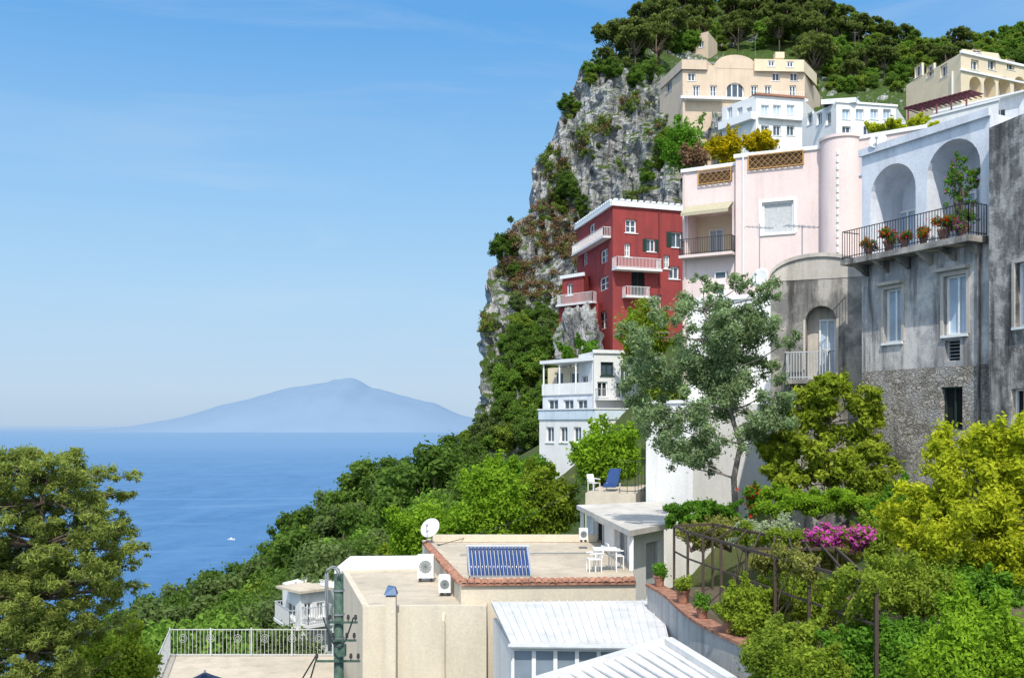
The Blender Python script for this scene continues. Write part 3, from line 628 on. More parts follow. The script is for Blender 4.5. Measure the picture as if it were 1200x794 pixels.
m=MB(); m.fbox(H.frs[1],.5,H.frs[1].L-.02,-.30,-.14,ZR-.04,ZR+.10); m.build('kerb',ROOFDECK,H.root)
m=MB(); m.fbox(H.frs[0],.5,H.frs[0].L-.5,-.30,-.12,ZR-.04,ZR+.10); m.build('kerb',ROOFDECK,H.root)
m=MB(); m.box(-3.3,3.5,40.9,41.1,ZR-.04,ZR+.25); m.build('parapet',ROOFWALL,H.root)
m=MB(); m.tube([(-1.9,36.5,ZR+.02),(1.5,36.9,ZR+.02),(3.2,37.0,ZR+.02)],.03,6); m.build('roof_pipe',PIPEG,H.root)
ZL=-5.36
H=House('lower_flat_house','plain cream block with a bare flat roof beside the green pole','house',[(400,36.7),(425,29.2),(570,29.25)],[(-.75,36),(-2.5,37.2)],-13,ZL,ROOFWALL,ROOFDECK)
H.finish(rooflip=.06)
m=MB(); m.fbox(H.frs[1],0,H.frs[1].L,-.2,-.003,ZL-.03,ZL+.06); m.fbox(H.frs[0],.2,H.frs[0].L-.21,-.2,-.003,ZL-.03,ZL+.06); m.build('kerb',ROOFWALL,H.root)
m=MB(); q=W(520,720,29.2); m.tube([(q.x,29.1,-12),(q.x,29.1,-5.7),(q.x,29.25,-5.5)],.045,8); m.build('drain_pipe',ROOFWALL,H.root)
A=House('','','',[(392,41.5),(500,41.8)],(0,4),-11,zz(668,41),WHITE,root=H.root); A.finish()
# vent stack with blue cap
q=W(458,700,28.9); r=thing('vent_stack','square cream vent stack with a blue cap against the block wall','vent',(q.x,28.9,-12))
m=MB(); m.box(q.x-.15,q.x+.15,28.8,29.1,-12,zz(698,28.9)); m.build('stack',ROOFWALL,r)
m=MB(); z=zz(698,28.9); m.hexa([(q.x-.19,28.75,z+.05),(q.x+.19,28.75,z+.05),(q.x+.19,29.15,z+.05),(q.x-.19,29.15,z+.05),(q.x-.09,28.86,z+.3),(q.x+.12,28.86,z+.26),(q.x+.12,29.04,z+.26),(q.x-.09,29.04,z+.3)]); m.box(q.x-.12,q.x+.12,28.83,29.07,z,z+.05); m.build('cap',BLUEC,r)
# solar collector
r=thing('solar_collector','blue tube solar collector tilted on the flat roof','solar panel',W(585,676,31.2)+Vector((0,0,0)))
A0=W(551,676,31);B0=W(622,676,31);A1=W(548,641,31.9);B1=W(618,641,31.9)
A0.z=B0.z=ZR+.05
m=MB(); 
for a,b in ((A0,B0),(A1,B1),(A0,A1),(B0,B1)): m.bar(a,b,.07)
m.build('frame',STEEL,r); m=MB(); dn=Vector((0,.06,-.03)); m.poly([A0+dn,B0+dn,B1+dn,A1+dn]); m.build('backing',GREYIRON,r)
m=MB()
for k in range(16): t=(k+.5)/16; m.tube([A0.lerp(B0,t)+Vector((0,-.01,.03)),A1.lerp(B1,t)+Vector((0,-.01,-.01))],.045,8)
m.build('tubes',SOLAR,r,True)
m=MB(); m.tube([A1+Vector((-.05,.1,.02)),B1+Vector((.05,.1,.02))],.055,10); m.build('manifold',GREYIRON,r)
for p in (A1,B1): m=MB(); m.bar(p,Vector((p.x,p.y+.5,ZR-.04)),.05); m.build('strut',STEEL,r)
# satellite dishes
def dish(label,px,py,Y,rad,post,aim=(-.4,-.75,.5),group=None):
    c=W(px,py,Y); r=thing('satellite_dish',label,'satellite dish',(c.x,c.y+.1,c.z-post)); ax=Vector(aim).normalized()
    m=MB(); m.lathe([(0.001,0),(rad*.35,.02*rad),(rad*.7,.09*rad),(rad,.2*rad),(rad*.99,.22*rad),(rad*.68,.12*rad),(.001,.03)],c,24,ax); m.build('reflector',DISHM,r,True)
    m=MB(); m.tube([c-ax*.02,c-ax*.12+Vector((0,.05,-.05)),(c.x,c.y+.12,c.z-post)],.03,8); m.build('mast',STEEL,r)
    lo=c+ax*rad*.95; t=Vector((0,0,-1)); t=(t-ax*t.dot(ax)).normalized(); m=MB(); m.tube([c+t*rad*.95+ax*.18*rad,lo],.015,6); m.build('feed_arm',STEEL,r)
    m=MB(); m.lathe([(.001,0),(.05,0),(.05,.1),(.001,.1)],lo,10,-ax); m.build('receiver',GREYIRON,r)
dish('white satellite dish at the far left corner of the flat roof',505,619,39.5,.42,.8)
dish('white satellite dish beside the vaulted house behind the silver tree',891,326,37.2,.40,.8,(-.7,-.55,.4))
dish('small white satellite dish on the loggia roof of the grey house',1029,166,34.0,.30,.35,(-.5,-.7,.4))
# AC units
def acunit(label,x0,y0,x1,y1,Y,dep=.35):
    a=W(x0,y1,Y); b=W(x1,y0,Y); r=thing('air_conditioner',label,'air conditioner',((a.x+b.x)/2,Y,a.z))
    m=MB(); m.box(a.x,b.x,Y,Y+dep,a.z,b.z); m.build('casing',WHITEP,r)
    c=Vector((a.x+(b.x-a.x)*.5,Y-.004,(a.z+b.z)/2)); rad=min(b.x-a.x,b.z-a.z)*.38
    m=MB()
    for k in range(1,5): m.lathe([(rad*k/4,0),(rad*k/4,.015),(rad*k/4-.02,.015),(rad*k/4-.02,0)],c,20,(0,-1,0))
    for k in range(6): t=math.pi*k/6; e=Vector((math.cos(t),0,math.sin(t)))*rad; m.bar(c-e-Vector((0,.01,0)),c+e-Vector((0,.01,0)),.015)
    m.build('fan_grille',PIPEG,r)
    for x0_,x1_ in ((a.x+.05,a.x+.12),(b.x-.12,b.x-.05)): m=MB(); m.box(x0_,x1_,Y+.02,Y+dep-.02,a.z-.1,a.z); m.build('foot',IRON,r)
acunit('larger white air conditioner at the tiled left edge of the flat roof',489,650,508,677,34.4); acunit('smaller white air conditioner low on the block roof by the tiled wall',514,674,528,694,31.6)
acunit('white air conditioner under the pavilion porch wall',679,619,689,632,38.5)
# pavilion
ZP=-3.45
H=House('terrace_pavilion','low white pavilion with slab roof and grey door beside the flat roof','pavilion',[(687,43.5),(742,34),(778,36)],[(6.6,45)],-10,ZP-.2,WHITE)
H.win(1,757,634,775,700,pane=GREYIRON,frame=BLIND,mull=(1,1),name='door',sill=False); H.win(0,695,612,708,650,pane=DARK,fw=.06,sill=False); H.win(0,720,622,735,655,pane=GLASS,fw=.06,sill=False); H.finish()
m=MB(); m.hexa([(2.8,43.2,ZP-.19),(3.85,32.6,ZP-.19),(5.75,35.4,ZP-.19),(6.7,45.2,ZP-.19),(2.8,43.2,ZP),(3.85,32.6,ZP),(5.75,35.4,ZP),(6.7,45.2,ZP)]); m.build('roof_slab',SLAB,H.root)
for q in ((3.95,33.0),(3.0,42.6)):
    m=MB(); m.bar((q[0],q[1],-4.8),(q[0],q[1],ZP-.195),.14); m.build('post',WHITEP,H.root)
H=House('roof_terrace','small beige roof terrace with a parapet above the pavilion','terrace',[(686,46.5),(745,45.8)],(1.5,7),-10,zz(578,46),ROOFWALL,ROOFDECK); H.finish()
ZT=zz(578,46); f=H.frs[0]; m=MB(); railing(m,[f.p(1.6,-.1,ZT),f.p(f.L-.05,-.1,ZT),f.p(f.L+1.2,-5,ZT)],1.5,.35,.014); m.build('railing',IRON,H.root)
def chair(label,loc,rz,mat,group=None,name='garden_chair'):
    r=thing(name,label,'chair',(0,0,0),group)
    m=MB(); m.box(-.22,.22,-.22,.22,.42,.45); m.build('seat',mat,r)
    m=MB(); m.hexa([(-.22,.20,.47),(.22,.20,.47),(.22,.23,.47),(-.22,.23,.47),(-.20,.30,.85),(.20,.30,.85),(.20,.33,.85),(-.20,.33,.85)]); m.build('backrest',mat,r)
    for x in (-.2,.2):
        for y in (-.2,.2): m=MB(); m.bar((x,y,0),(x,y,.42),.035); m.build('leg',mat,r)
        m=MB(); m.bar((x*1.1,-.2,.62),(x*1.1,.25,.64),.04); m.build('armrest',mat,r)
    r.location=loc; r.rotation_euler=(0,0,rz); return r
chair('white garden chair on the small roof terrace, beside the blue deck chair',W(696,576,48)*1.0,.6,WHITEP)
chair('white garden chair at the left of the table on the flat roof',Vector((XY(696,32.6)[0],32.6,ZR-.05)),-1.4,WHITEP); chair('white garden chair at the right of the table on the flat roof',Vector((XY(722,33.4)[0],33.4,ZR-.05)),1.7,WHITEP)
r=thing('garden_table','white garden table on the flat roof before the pavilion','table',Vector((XY(709,32.9)[0],32.9,ZR-.05)))
b=r.location; m=MB(); m.box(b.x-.4,b.x+.4,b.y-.38,b.y+.38,b.z+.7,b.z+.74); m.build('tabletop',WHITEP,r)
for x in (-.34,.34):
    for y in (-.32,.32): m=MB(); m.bar((b.x+x,b.y+y,b.z),(b.x+x,b.y+y,b.z+.7),.04); m.build('leg',WHITEP,r)
r=thing('deck_chair','blue canvas deck chair on the small roof terrace','deck chair',W(717,577,48.2)); b=r.location
m=MB(); m.hexa([b+Vector((-.5,-.6,.30)),b+Vector((.1,-.75,.30)),b+Vector((.3,-.0,.42)),b+Vector((-.35,.1,.42)),b+Vector((-.5,-.6,.34)),b+Vector((.1,-.75,.34)),b+Vector((.3,0,.46)),b+Vector((-.35,.1,.46))]); m.build('seat',BLUEF,r)
m=MB(); m.hexa([b+Vector((-.3,.1,.44)),b+Vector((.3,.0,.44)),b+Vector((.3,.06,.44)),b+Vector((-.3,.16,.44)),b+Vector((-.05,.5,1.15)),b+Vector((.5,.4,1.15)),b+Vector((.5,.46,1.15)),b+Vector((-.05,.56,1.15))]); m.build('backrest',BLUEF,r)
for s in (-.33,.3): m=MB(); m.bar(b+Vector((s,-.6,.3)),b+Vector((s+.15,.35,0)),.05); m.bar(b+Vector((s,-.5,0)),b+Vector((s+.1,.1,.45)),.05); m.build('leg',WHITEP,r)

# conservatory
r=thing('conservatory','glazed conservatory with a white ribbed sheet roof in front of the cream block','conservatory',(2,26,-11))
a,b_=W(576,711,28.3),W(772,701,28.6)
a.z=b_.z=-5.02
d_=Vector((XY(598,24.4)[0],24.4,-5.30)); c_=Vector((XY(784,24.2)[0],24.2,-5.3))
m=MB(); m.hexa([d_-up*.08,c_-up*.08,b_-up*.08,a-up*.08,d_,c_,b_,a])
n=20
for k in range(n+1): t=k/n; m.bar(d_.lerp(c_,t)+up*.015,a.lerp(b_,t)+up*.015,.035,.035)
m.build('sheet_roof',SHEET,r)
fr=Fr((d_.x+.05,d_.y+.15),(c_.x-.1,c_.y+.15)); zb=-11
m=MB(); m.fbox(fr,0,fr.L,-.1,.0,-5.55,-5.39)
for k in range(8): uu=k*fr.L/7; m.fbox(fr,max(0,uu-.05),min(fr.L,uu+.05),-.1,.0,zb,-5.55)
m.fbox(fr,0,fr.L,-.1,-.01,-6.9,-6.8); m.build('frame',WHITEP,r)
m=MB(); m.fbox(fr,.0,fr.L,-.08,-.04,zb,-5.55); m.build('glazing',glass('conservatory_glass',(.16,.19,.22),.1),r)
f2=Fr((a.x+.05,a.y-.1),(d_.x+.02,d_.y+.2)); m=MB(); m.fbox(f2,0,f2.L,-.1,-.0,zb,-5.45); m.build('side_wall',WHITE,r)
m=MB(); m.tube([d_+Vector((-.05,-.04,-.1)),c_+Vector((.05,-.04,-.1))],.06,8); m.build('gutter',GREYIRON,r)
# nearer white roof
r=thing('white_canopy_roof','nearest white sheet roof at the bottom edge beside the curved wall','roof',(3,20,-11))
p1,p2,p3,p4=W(782,752,21.5),W(858,800,19),W(720,850,17.5),W(625,800,20.5)
m=MB(); m.hexa([p4-up*.1,p3-up*.1,p2-up*.1,p1-up*.1,p4,p3,p2,p1])
for k in range(13): t=k/12; m.bar(p4.lerp(p1,t)+up*.015,p3.lerp(p2,t)+up*.015,.035,.035)
m.build('sheet_roof',SHEET,r)
m=MB(); m.bar(p1+up*.05,p2+up*.05,.22,.12); m.bar(p4+up*.05,p1+up*.05,.16,.12); m.build('ridge_cap',SHEET,r)
m=MB(); m.hexa([p4+Vector((.2,.0,-6)),p3+Vector((0,.2,-6)),p2+Vector((-.3,.2,-6)),p1+Vector((-.2,-.3,-6)),p4+Vector((.2,0,-.11)),p3+Vector((0,.2,-.11)),p2+Vector((-.3,.2,-.11)),p1+Vector((-.2,-.3,-.11))]); m.build('wall',WHITE,r)

# terrace with railing lower left
H=House('beige_terrace','beige terrace floor with a white railing at the lower left','terrace',[(196,37.2),(100,22),(392,22)],[XY(392,37.2)],-16,-8.55,ROOFWALL,ROOFDECK); H.finish()
z=-8.54; m=MB(); P=[Vector((*XY(165,28),z)),Vector((*XY(199,36.9),z)),Vector((*XY(390,36.9),z))]
railing(m,P,.98,.14,.009,(1.0,.06),.03)
for k in range(6):
    c=P[1].lerp(P[2],(k+.5)/6)+Vector((0,-.02,.66))
    for rr in (.08,.15): m.lathe([(rr,0),(rr,.015),(rr-.012,.015),(rr-.012,0),(rr,0)],c,14,(0,-1,0))
RAILP=plain('railing_paint',(.50,.51,.49),.5)
m.build('railing',RAILP,H.root)
for k in range(5):
    q=P[1].lerp(P[2],k/4); m=MB(); m.bar(q,q+up*1.05,.045); m.build('post',RAILP,H.root)
r=thing('parasol','closed-looking tip of a dark blue parasol at the bottom edge','parasol',(XY(240,28)[0],28,-8.5)); q=W(240,787,28)
m=MB(); m.lathe([(.02,.0),(.25,-.12),(.9,-.42),(.88,-.44),(.02,-.06)],q,10); m.build('canopy',plain('navy_canvas',(.02,.035,.08),.8),r); m=MB(); m.tube([q-up*1.6,q+up*.06],.03,8); m.build('pole',STEEL,r)
H=House('white_chalet','tiny white house with balconies behind the terrace railing','house',[(331,50),(352,47),(384,48)],(1.5,4),-14,zz(690,48),WHITE,rec=.15)
H.win(1,356,705,366,722,pane=GLASS,fw=.08); H.win(1,371,705,380,722,pane=GLASS,fw=.08); H.win(0,336,706,346,722,fw=.08,pane=GLASS); H.balcony(1,353,383,728,.6,.8,WHITE,GREYIRON,.12); H.balcony(0,332,351,728,.5,.8,WHITE,GREYIRON,.12)
m=MB(); m.fbox(H.frs[1],-.2,H.frs[1].L+.1,-2,.3,H.z1+.003,H.z1+.12); m.build('roof_slab',ROOFDECK,H.root); H.finish()

# utility pole
q=W(397,700,15); r=thing('utility_pole','green-grey utility pole with brackets, insulators and bent conduits','utility pole',(q.x,15,-9))
zt_=zz(672,15); m=MB(); m.tube([(q.x,15,-9),(q.x,15,zt_)],[.085,.07],14); m.build('pole',POLE,r,True)
for dx,h in ((-.15,.12),(-.18,.06)):
    m=MB(); pts=[Vector((q.x+dx*.7,14.88,zz(760,15))),Vector((q.x+dx,14.9,zt_-.3)),Vector((q.x+dx,14.9,zt_+h*.3))]
    for k in range(7): t=math.pi*(1-k/6); pts.append(Vector((q.x+dx+.09+.09*math.cos(t),14.9,zt_+h*.3+.09*math.sin(t))))
    pts.append(Vector((q.x+dx+.18,14.9,zt_-.05))); m.tube(pts,.014,8); m.build('conduit',PIPEG,r,True)
for z,l0,l1 in ((zz(727,15),-.15,.30),(zz(748,15),-.10,.28),(zz(772,15),-.34,.34)):
    m=MB(); m.bar((q.x+l0,14.89,z),(q.x+l1,14.89,z),.03); xa=m.build('crossarm',POLE,r)
    for x in (l0+.03,l1-.03,l1-.14):
        m=MB(); m.lathe([(.001,0),(.008,0),(.008,.03),(.026,.03),(.02,.05),(.027,.058),(.02,.08),(.02,.095),(.001,.105)],(q.x+x,14.89,z+.014),10); m.build('insulator',CERAM,xa)
m=MB(); m.box(q.x+.02,q.x+.13,14.78,14.9,zz(765,15),zz(752,15)); m.build('junction_box',POLE,r)
for k in range(3):
    m=MB(); m.lathe([(.078,0),(.088,0),(.088,.025),(.078,.025)],(q.x,15,zz(692+k*28,15)),14); m.build('clamp_band',PIPEG,r)
for k,(l,t,zq) in enumerate((('upper black cable running down left from the green pole',(-7,20,-8.2),zz(772,15)),('lower black cable running down left from the green pole',(-5.5,20,-8.6),zz(775,15)),('looped cable hanging against the green pole',None,0))):
    m=MB()
    if t:
        A_=Vector((q.x-.31,14.89,zq+.1)); B_=Vector(t); pts=[A_.lerp(B_,i/14)-up*.5*math.sin(math.pi*i/14) for i in range(15)]
    else: pts=[Vector((q.x+.26-.45*i/14,14.76,zz(727,15)+.1-.45*math.sin(math.pi*i/14))) for i in range(15)]
    m.tube(pts,.012,5); tag(m.build('cable',IRON),l,'cable')
A_,B_=W(507,640,39.6),W(688,566,47); m=MB(); m.tube([A_.lerp(B_,i/14)-up*.35*math.sin(math.pi*i/14) for i in range(15)],.014,5); tag(m.build('cable',IRON),'thin sagging wire from the dish corner to the small roof terrace','cable')

# curved retaining wall
ZW=-4.4; cur=[(3.75,27.6),(3.98,26),(4.04,24.2),(4.14,22.6),(4.42,21),(4.82,19.4),(5.12,17.6),(5.25,16),(5.2,14),(5.0,11)]
pts=[]
for k in range(len(cur)-1):
    p0,p1_,p2_,p3_=[np.array(cur[min(max(k+i,0),len(cur)-1)]) for i in (-1,0,1,2)]
    for i in range(5):
        t=i/5; q=.5*((2*p1_)+(-p0+p2_)*t+(2*p0-5*p1_+4*p2_-p3_)*t*t+(-p0+3*p1_-3*p2_+p3_)*t**3); pts.append(Vector((q[0],q[1],0)))
pts.append(Vector((*cur[-1],0)))
r=thing('retaining_wall','curved grey rendered retaining wall with tile coping below the garden','wall',(4.6,20,-11))
m=MB(); cp=MB()
nrm=[]
for k,p in enumerate(pts):
    d=(pts[min(k+1,len(pts)-1)]-pts[max(k-1,0)]).normalized(); nrm.append(Vector((d.y,-d.x,0))*-1)
nrm=[n_ if n_.x>0 else -n_ for n_ in nrm]
for k in range(len(pts)-1):
    a,b=pts[k],pts[k+1]; na,nb=nrm[k],nrm[k+1]
    z0,z1=Vector((0,0,-11)),Vector((0,0,ZW-.06))
    m.poly([a+z0,b+z0,b+z1,a+z1]); m.poly([a+na*.4+z0,b+nb*.4+z0,b+nb*.4+z1,a+na*.4+z1]); m.poly([a+z1,b+z1,b+nb*.4+z1,a+na*.4+z1])
    c0,c1=Vector((0,0,ZW-.05)),Vector((0,0,ZW+.02)); g=(b-a)*.03
    cp.hexa([a+g-na*.06+c0,b-g-nb*.06+c0,b-g+nb*.36+c0,a+g+na*.36+c0,a+g-na*.06+c1,b-g-nb*.06+c1,b-g+nb*.36+c1,a+g+na*.36+c1])
m.build('wall',CONC,r); cp.build('coping',TERRA,r)
m=MB(); m.poly([p+n_*.35+Vector((0,0,ZW-.12)) for p,n_ in zip(pts,nrm)]+[Vector((16,11,ZW-.12)),Vector((16,30,ZW-.12))])
SOIL=stucco('garden_soil',(.14,.10,.07),(.10,.08,.05),(.06,.08,.03),1.2,.5)
tag(m.build('garden_ground',SOIL),'earth terrace of the garden behind the curved wall','ground',kind='structure')
# pergola in garden
r=thing('garden_pergola','dark wooden pergola overgrown with vines above the curved wall','pergola',(6,21,ZW))
PO=[(790,27,620),(806,25.5,622),(875,22,640),(1027,17,690),(835,27.5,618),(980,22,640),(824,24.4,630),(845,23.3,630),(908,20.6,660),(948,19.2,660)]
zp=-2.76
for k,(px,Y,_) in enumerate(PO):
    x=XY(px,Y)[0]; m=MB(); m.bar((x,Y,ZW-.1),(x,Y,zp),.06); m.build('post',WOOD,r)
for (i,j) in ((0,1),(1,2),(2,3),(4,5),(0,4),(3,5),(2,5)):
    a=Vector((*XY(PO[i][0],PO[i][1]),zp+.03)); b=Vector((*XY(PO[j][0],PO[j][1]),zp+.03)); m=MB(); m.bar(a,b,.05,.06); m.build('beam',WOOD,r)
for (i,j) in ((0,1),(1,2),(2,3)):
    a=Vector((*XY(PO[i][0],PO[i][1]),zp-.65)); b=Vector((*XY(PO[j][0],PO[j][1]),zp-.65)); m=MB(); m.bar(a,b,.035,.04); m.build('rail',WOOD,r)
a0,a1=Vector((*XY(806,25.5),zp+.08)),Vector((*XY(1027,17),zp+.08)); b0,b1=Vector((*XY(835,27.5),zp+.08)),Vector((*XY(980,22),zp+.08))
for k in range(1,9): t=k/9; m=MB(); m.bar(a0.lerp(a1,t),b0.lerp(b1,t),.035); m.build('rafter',WOOD,r)

# ------------------------------------------------------------ vegetation
def tubes_to(m,base,tips,r0,wob=.1):
    for t in tips:
        p=[base]; n=4
        for i in range(1,n+1): q=base.lerp(t,i/n); p.append(q+Vector((random.uniform(-1,1),random.uniform(-1,1),random.uniform(-.3,.5)))*wob*(t-base).length*(.6 if i<n else 0))
        m.tube(p,[r0*(1-.8*i/n) for i in range(n+1)],6)
def bush(name,label,cat,x0,y0,x1,y1,Y,mat,n,size,K=16,dep=None,group=None,flower=None,asp=.5,shell=.3,up_=.3,cr=(.22,.38),sprig=.5):
    w=(x1-x0)/F*Y; h=(y1-y0)/F*Y; c=W((x0+x1)/2,(y0+y1)/2,Y); dp=dep or max(.6*min(w,2*h),.8)
    root=thing(name,label,cat,(c.x,c.y,c.z-h/2),group); cl=[]
    lo=min(w,h); pw=6 if name=='hedge' else 2.2
    for k in range(K):
        while True:
            p=np.array([random.uniform(-1,1) for _ in range(3)])
            if (abs(p[0])**pw+abs(p[1])**2+abs(p[2])**pw)<1: break
        rr=random.uniform(*cr)*lo
        cl.append((c.x+p[0]*max(.02,w/2-rr*.7),c.y+p[1]*max(.05,dp/2-rr*.5),c.z+p[2]*max(.02,h/2-rr*.8),rr,rr*random.uniform(.8,1.2),rr*random.uniform(.7,1.1)))
    # loose shoots that break the outline
    for k in range(int(K*sprig)):
        q=random.choice(cl[:K]); d=Vector((q[0]-c.x,q[1]-c.y,(q[2]-c.z)+lo*.25)); d=(d.normalized() if d.length>1e-4 else up)+Vector((random.uniform(-.5,.5),random.uniform(-.5,.5),random.uniform(0,.7))); d.normalize()
        L=random.uniform(.15,.34)*lo
        for j in range(3):
            t=q[3]*.75+L*(j+1)/3; rr=lo*(.085-.02*j); cl.append((q[0]+d.x*t,q[1]+d.y*t,q[2]+d.z*t-(j*.02*lo),rr,rr,rr*1.2))
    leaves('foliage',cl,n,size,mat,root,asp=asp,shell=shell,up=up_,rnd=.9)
    m=MB(); nb=max(1,int(w/max(.4,h)))
    for b in range(nb):
        bb=Vector((c.x-w/2+w*(b+.5)/nb,c.y,c.z-h/2)); tips=[Vector(q[:3]) for q in cl if abs(q[0]-bb.x)<=w/nb*.7][:5]
        tubes_to(m,bb,tips or [bb+Vector((0,0,h*.5))],max(.015,.035*h))
    m.build('stem',BARK,root)
    if flower:
        fm,fn,fs=flower; leaves('flowers',cl,fn,fs,fm,root,asp=.8,shell=.95,up=.5)
    return root
def beamvine(label,i,j,t0,t1,mat,n,drop,K=34):
    a=Vector((*XY(PO[i][0],PO[i][1]),zp)); b=Vector((*XY(PO[j][0],PO[j][1]),zp)); q0=a.lerp(b,t0)
    root=thing('pergola_vine',label,'vine',(q0.x,q0.y,ZW)); cl=[]
    for k in range(K):
        q=a.lerp(b,random.uniform(t0,t1)); rr=random.uniform(.08,.17); d=random.random()**1.6*drop
        cl.append((q.x+random.uniform(-.1,.2),q.y+random.uniform(-.1,.3),q.z+.14-d,rr,rr,rr*random.uniform(.8,1.5)))
    leaves('foliage',cl,n,.04,mat,root,shell=.2,rnd=.9); m=MB(); tubes_to(m,Vector((q0.x,q0.y,ZW)),[Vector(q[:3]) for q in cl[:8]],.02); m.build('stem',BARK,root)
def pxtree(name,label,cat,base,clumps,Y,mat,n,size,bark,r0,yj=1.0,asp=.5,shell=.4,flat=.8,up_=.3,trunk=None,fill=0,rm=1.0,rnd=.7,sub=(.25,.55)):
    B=W(*base); root=thing(name,label,cat,B); cl=[]
    cs=list(clumps)
    for _ in range(fill):
        a=random.choice(clumps); near=sorted(clumps,key=lambda b:(b[0]-a[0])**2+(b[1]-a[1])**2)[1:6]; b=random.choice(near); t=random.uniform(.25,.75)
        cs.append((a[0]+(b[0]-a[0])*t,a[1]+(b[1]-a[1])*t,(a[2]+b[2])*.45))
    for px,py,r in cs:
        q=W(px,py,Y); rr=r*rm/F*Y; cl.append((q.x,q.y+random.uniform(-1,1)*yj,q.z,rr,rr,rr*flat))
    c2=[]
    for q in cl:
        for _ in range(7): d=np.random.default_rng(random.randint(0,99999)).normal(size=3); d/=np.linalg.norm(d); k=random.uniform(*sub); e=random.uniform(.55,.85); c2.append((q[0]+d[0]*q[3]*e,q[1]+d[1]*q[3]*e,q[2]+d[2]*q[5]*e,q[3]*k,q[4]*k,q[5]*k))
    leaves('crown',c2,n,size,mat,root,asp=asp,shell=shell,up=up_,rnd=rnd)
    m=MB(); tp=[B]+[W(*t) for t in (trunk or [])]; nt_=len(tp)
    m.tube(tp,[r0*(1-.6*i/max(1,nt_-1)) for i in range(nt_)],9)
    for q in cl[:len(clumps)]: 
        st=min(tp[1:],key=lambda t:(Vector(q[:3])-t).length+ (5 if t.z>q[2]+.3 else 0)); tubes_to(m,st,[Vector(q[:3])],r0*.3,.12)
    m.build('trunk',bark,root,True); return root
# silver-leaved tree
pxtree('olive_tree','tall airy silver-green tree with twisted trunk before the white house','tree',(862,600,33),
 [(822,330,12),(810,350,16),(850,368,26),(792,385,26),(752,400,18),(876,382,26),(822,418,32),(878,425,30),(772,440,28),(855,462,32),(798,476,32),(902,462,22),(774,500,24),(822,512,26),(872,508,24),(786,540,18),(736,386,13),(842,430,28),(750,455,20),(915,430,15),(890,348,16),(862,336,13),(768,368,16),(840,392,24),(740,425,18),(904,490,18),(798,530,20),(908,400,16),(758,485,20),(838,545,16),(892,520,16)],33,L_OLIVE,66000,.066,BARKG,.11,1.5,.38,.10,.92,.3,[(860,560,33),(868,520,33.1),(855,480,33),(862,440,33),(840,400,33),(825,365,33)],fill=40,rm=1.12,sub=(.22,.54))
# left conifer, in dense tiers
tiers=[]
random.seed(31)
for ty,x1 in ((540,118),(556,146),(572,132),(588,152),(604,162),(620,140),(636,166),(652,158),(668,140),(684,150),(700,128),(716,122),(732,130),(748,112),(764,110),(780,116),(800,108)):
    x=-60
    while x<x1:
        r=random.uniform(13,20)*(1 if x<x1-22 else .7); tiers.append((x,ty+random.uniform(-6,6)+ (x-45)**2*.0012,r)); x+=random.uniform(11,18)
pxtree('cedar_tree','yellowish green conifer with layered tiers of foliage at the left edge','tree',(40,1000,22),tiers,22,L_CEDAR,170000,.05,BARK,.14,1.3,.28,.05,.72,.5,[(40,850,22),(38,760,22),(42,700,22),(45,640,22),(50,590,22),(52,560,22)],fill=0,rm=1.28,rnd=.9,sub=(.28,.6))
random.seed(17)
# yellow green tree at right
pxtree('yellow_green_tree','rounded bright yellow-green tree at the right edge before the grey house','tree',(1140,760,20),
 [(1150,515,28),(1190,510,28),(1115,540,26),(1165,555,36),(1205,560,36),(1088,572,26),(1130,585,36),(1180,605,38),(1065,605,22),(1100,620,34),(1150,640,38),(1200,650,38),(1072,640,22),(1230,600,40),(1230,520,32),(1110,660,26),(1165,530,28),(1060,625,16),(1140,670,26),(1180,680,28)],20,L_YELLOW,60000,.05,BARK,.08,1.1,.5,.15,.95,.3,[(1140,700,20),(1145,640,20),(1150,580,20)],fill=36,rm=1.15)
pxtree('citrus_tree','leafy lemon-green tree against the vaulted grey house','tree',(975,600,32.5),
 [(955,455,16),(985,448,16),(1012,462,14),(935,475,16),(970,480,22),(1005,490,20),(1032,488,13),(922,500,18),(955,510,24),(995,520,26),(1030,525,18),(925,530,20),(965,545,24),(1005,552,24),(908,548,16),(1038,550,14),(938,562,20),(1000,572,20),(915,575,16),(1035,575,16),(900,525,12)],32.5,L_LEMON,36000,.08,BARK,.07,.9,.5,.12,.9,.3,[(973,565,32.5),(970,530,32.5),(972,495,32.5)],fill=34,rm=1.14,sub=(.22,.54))
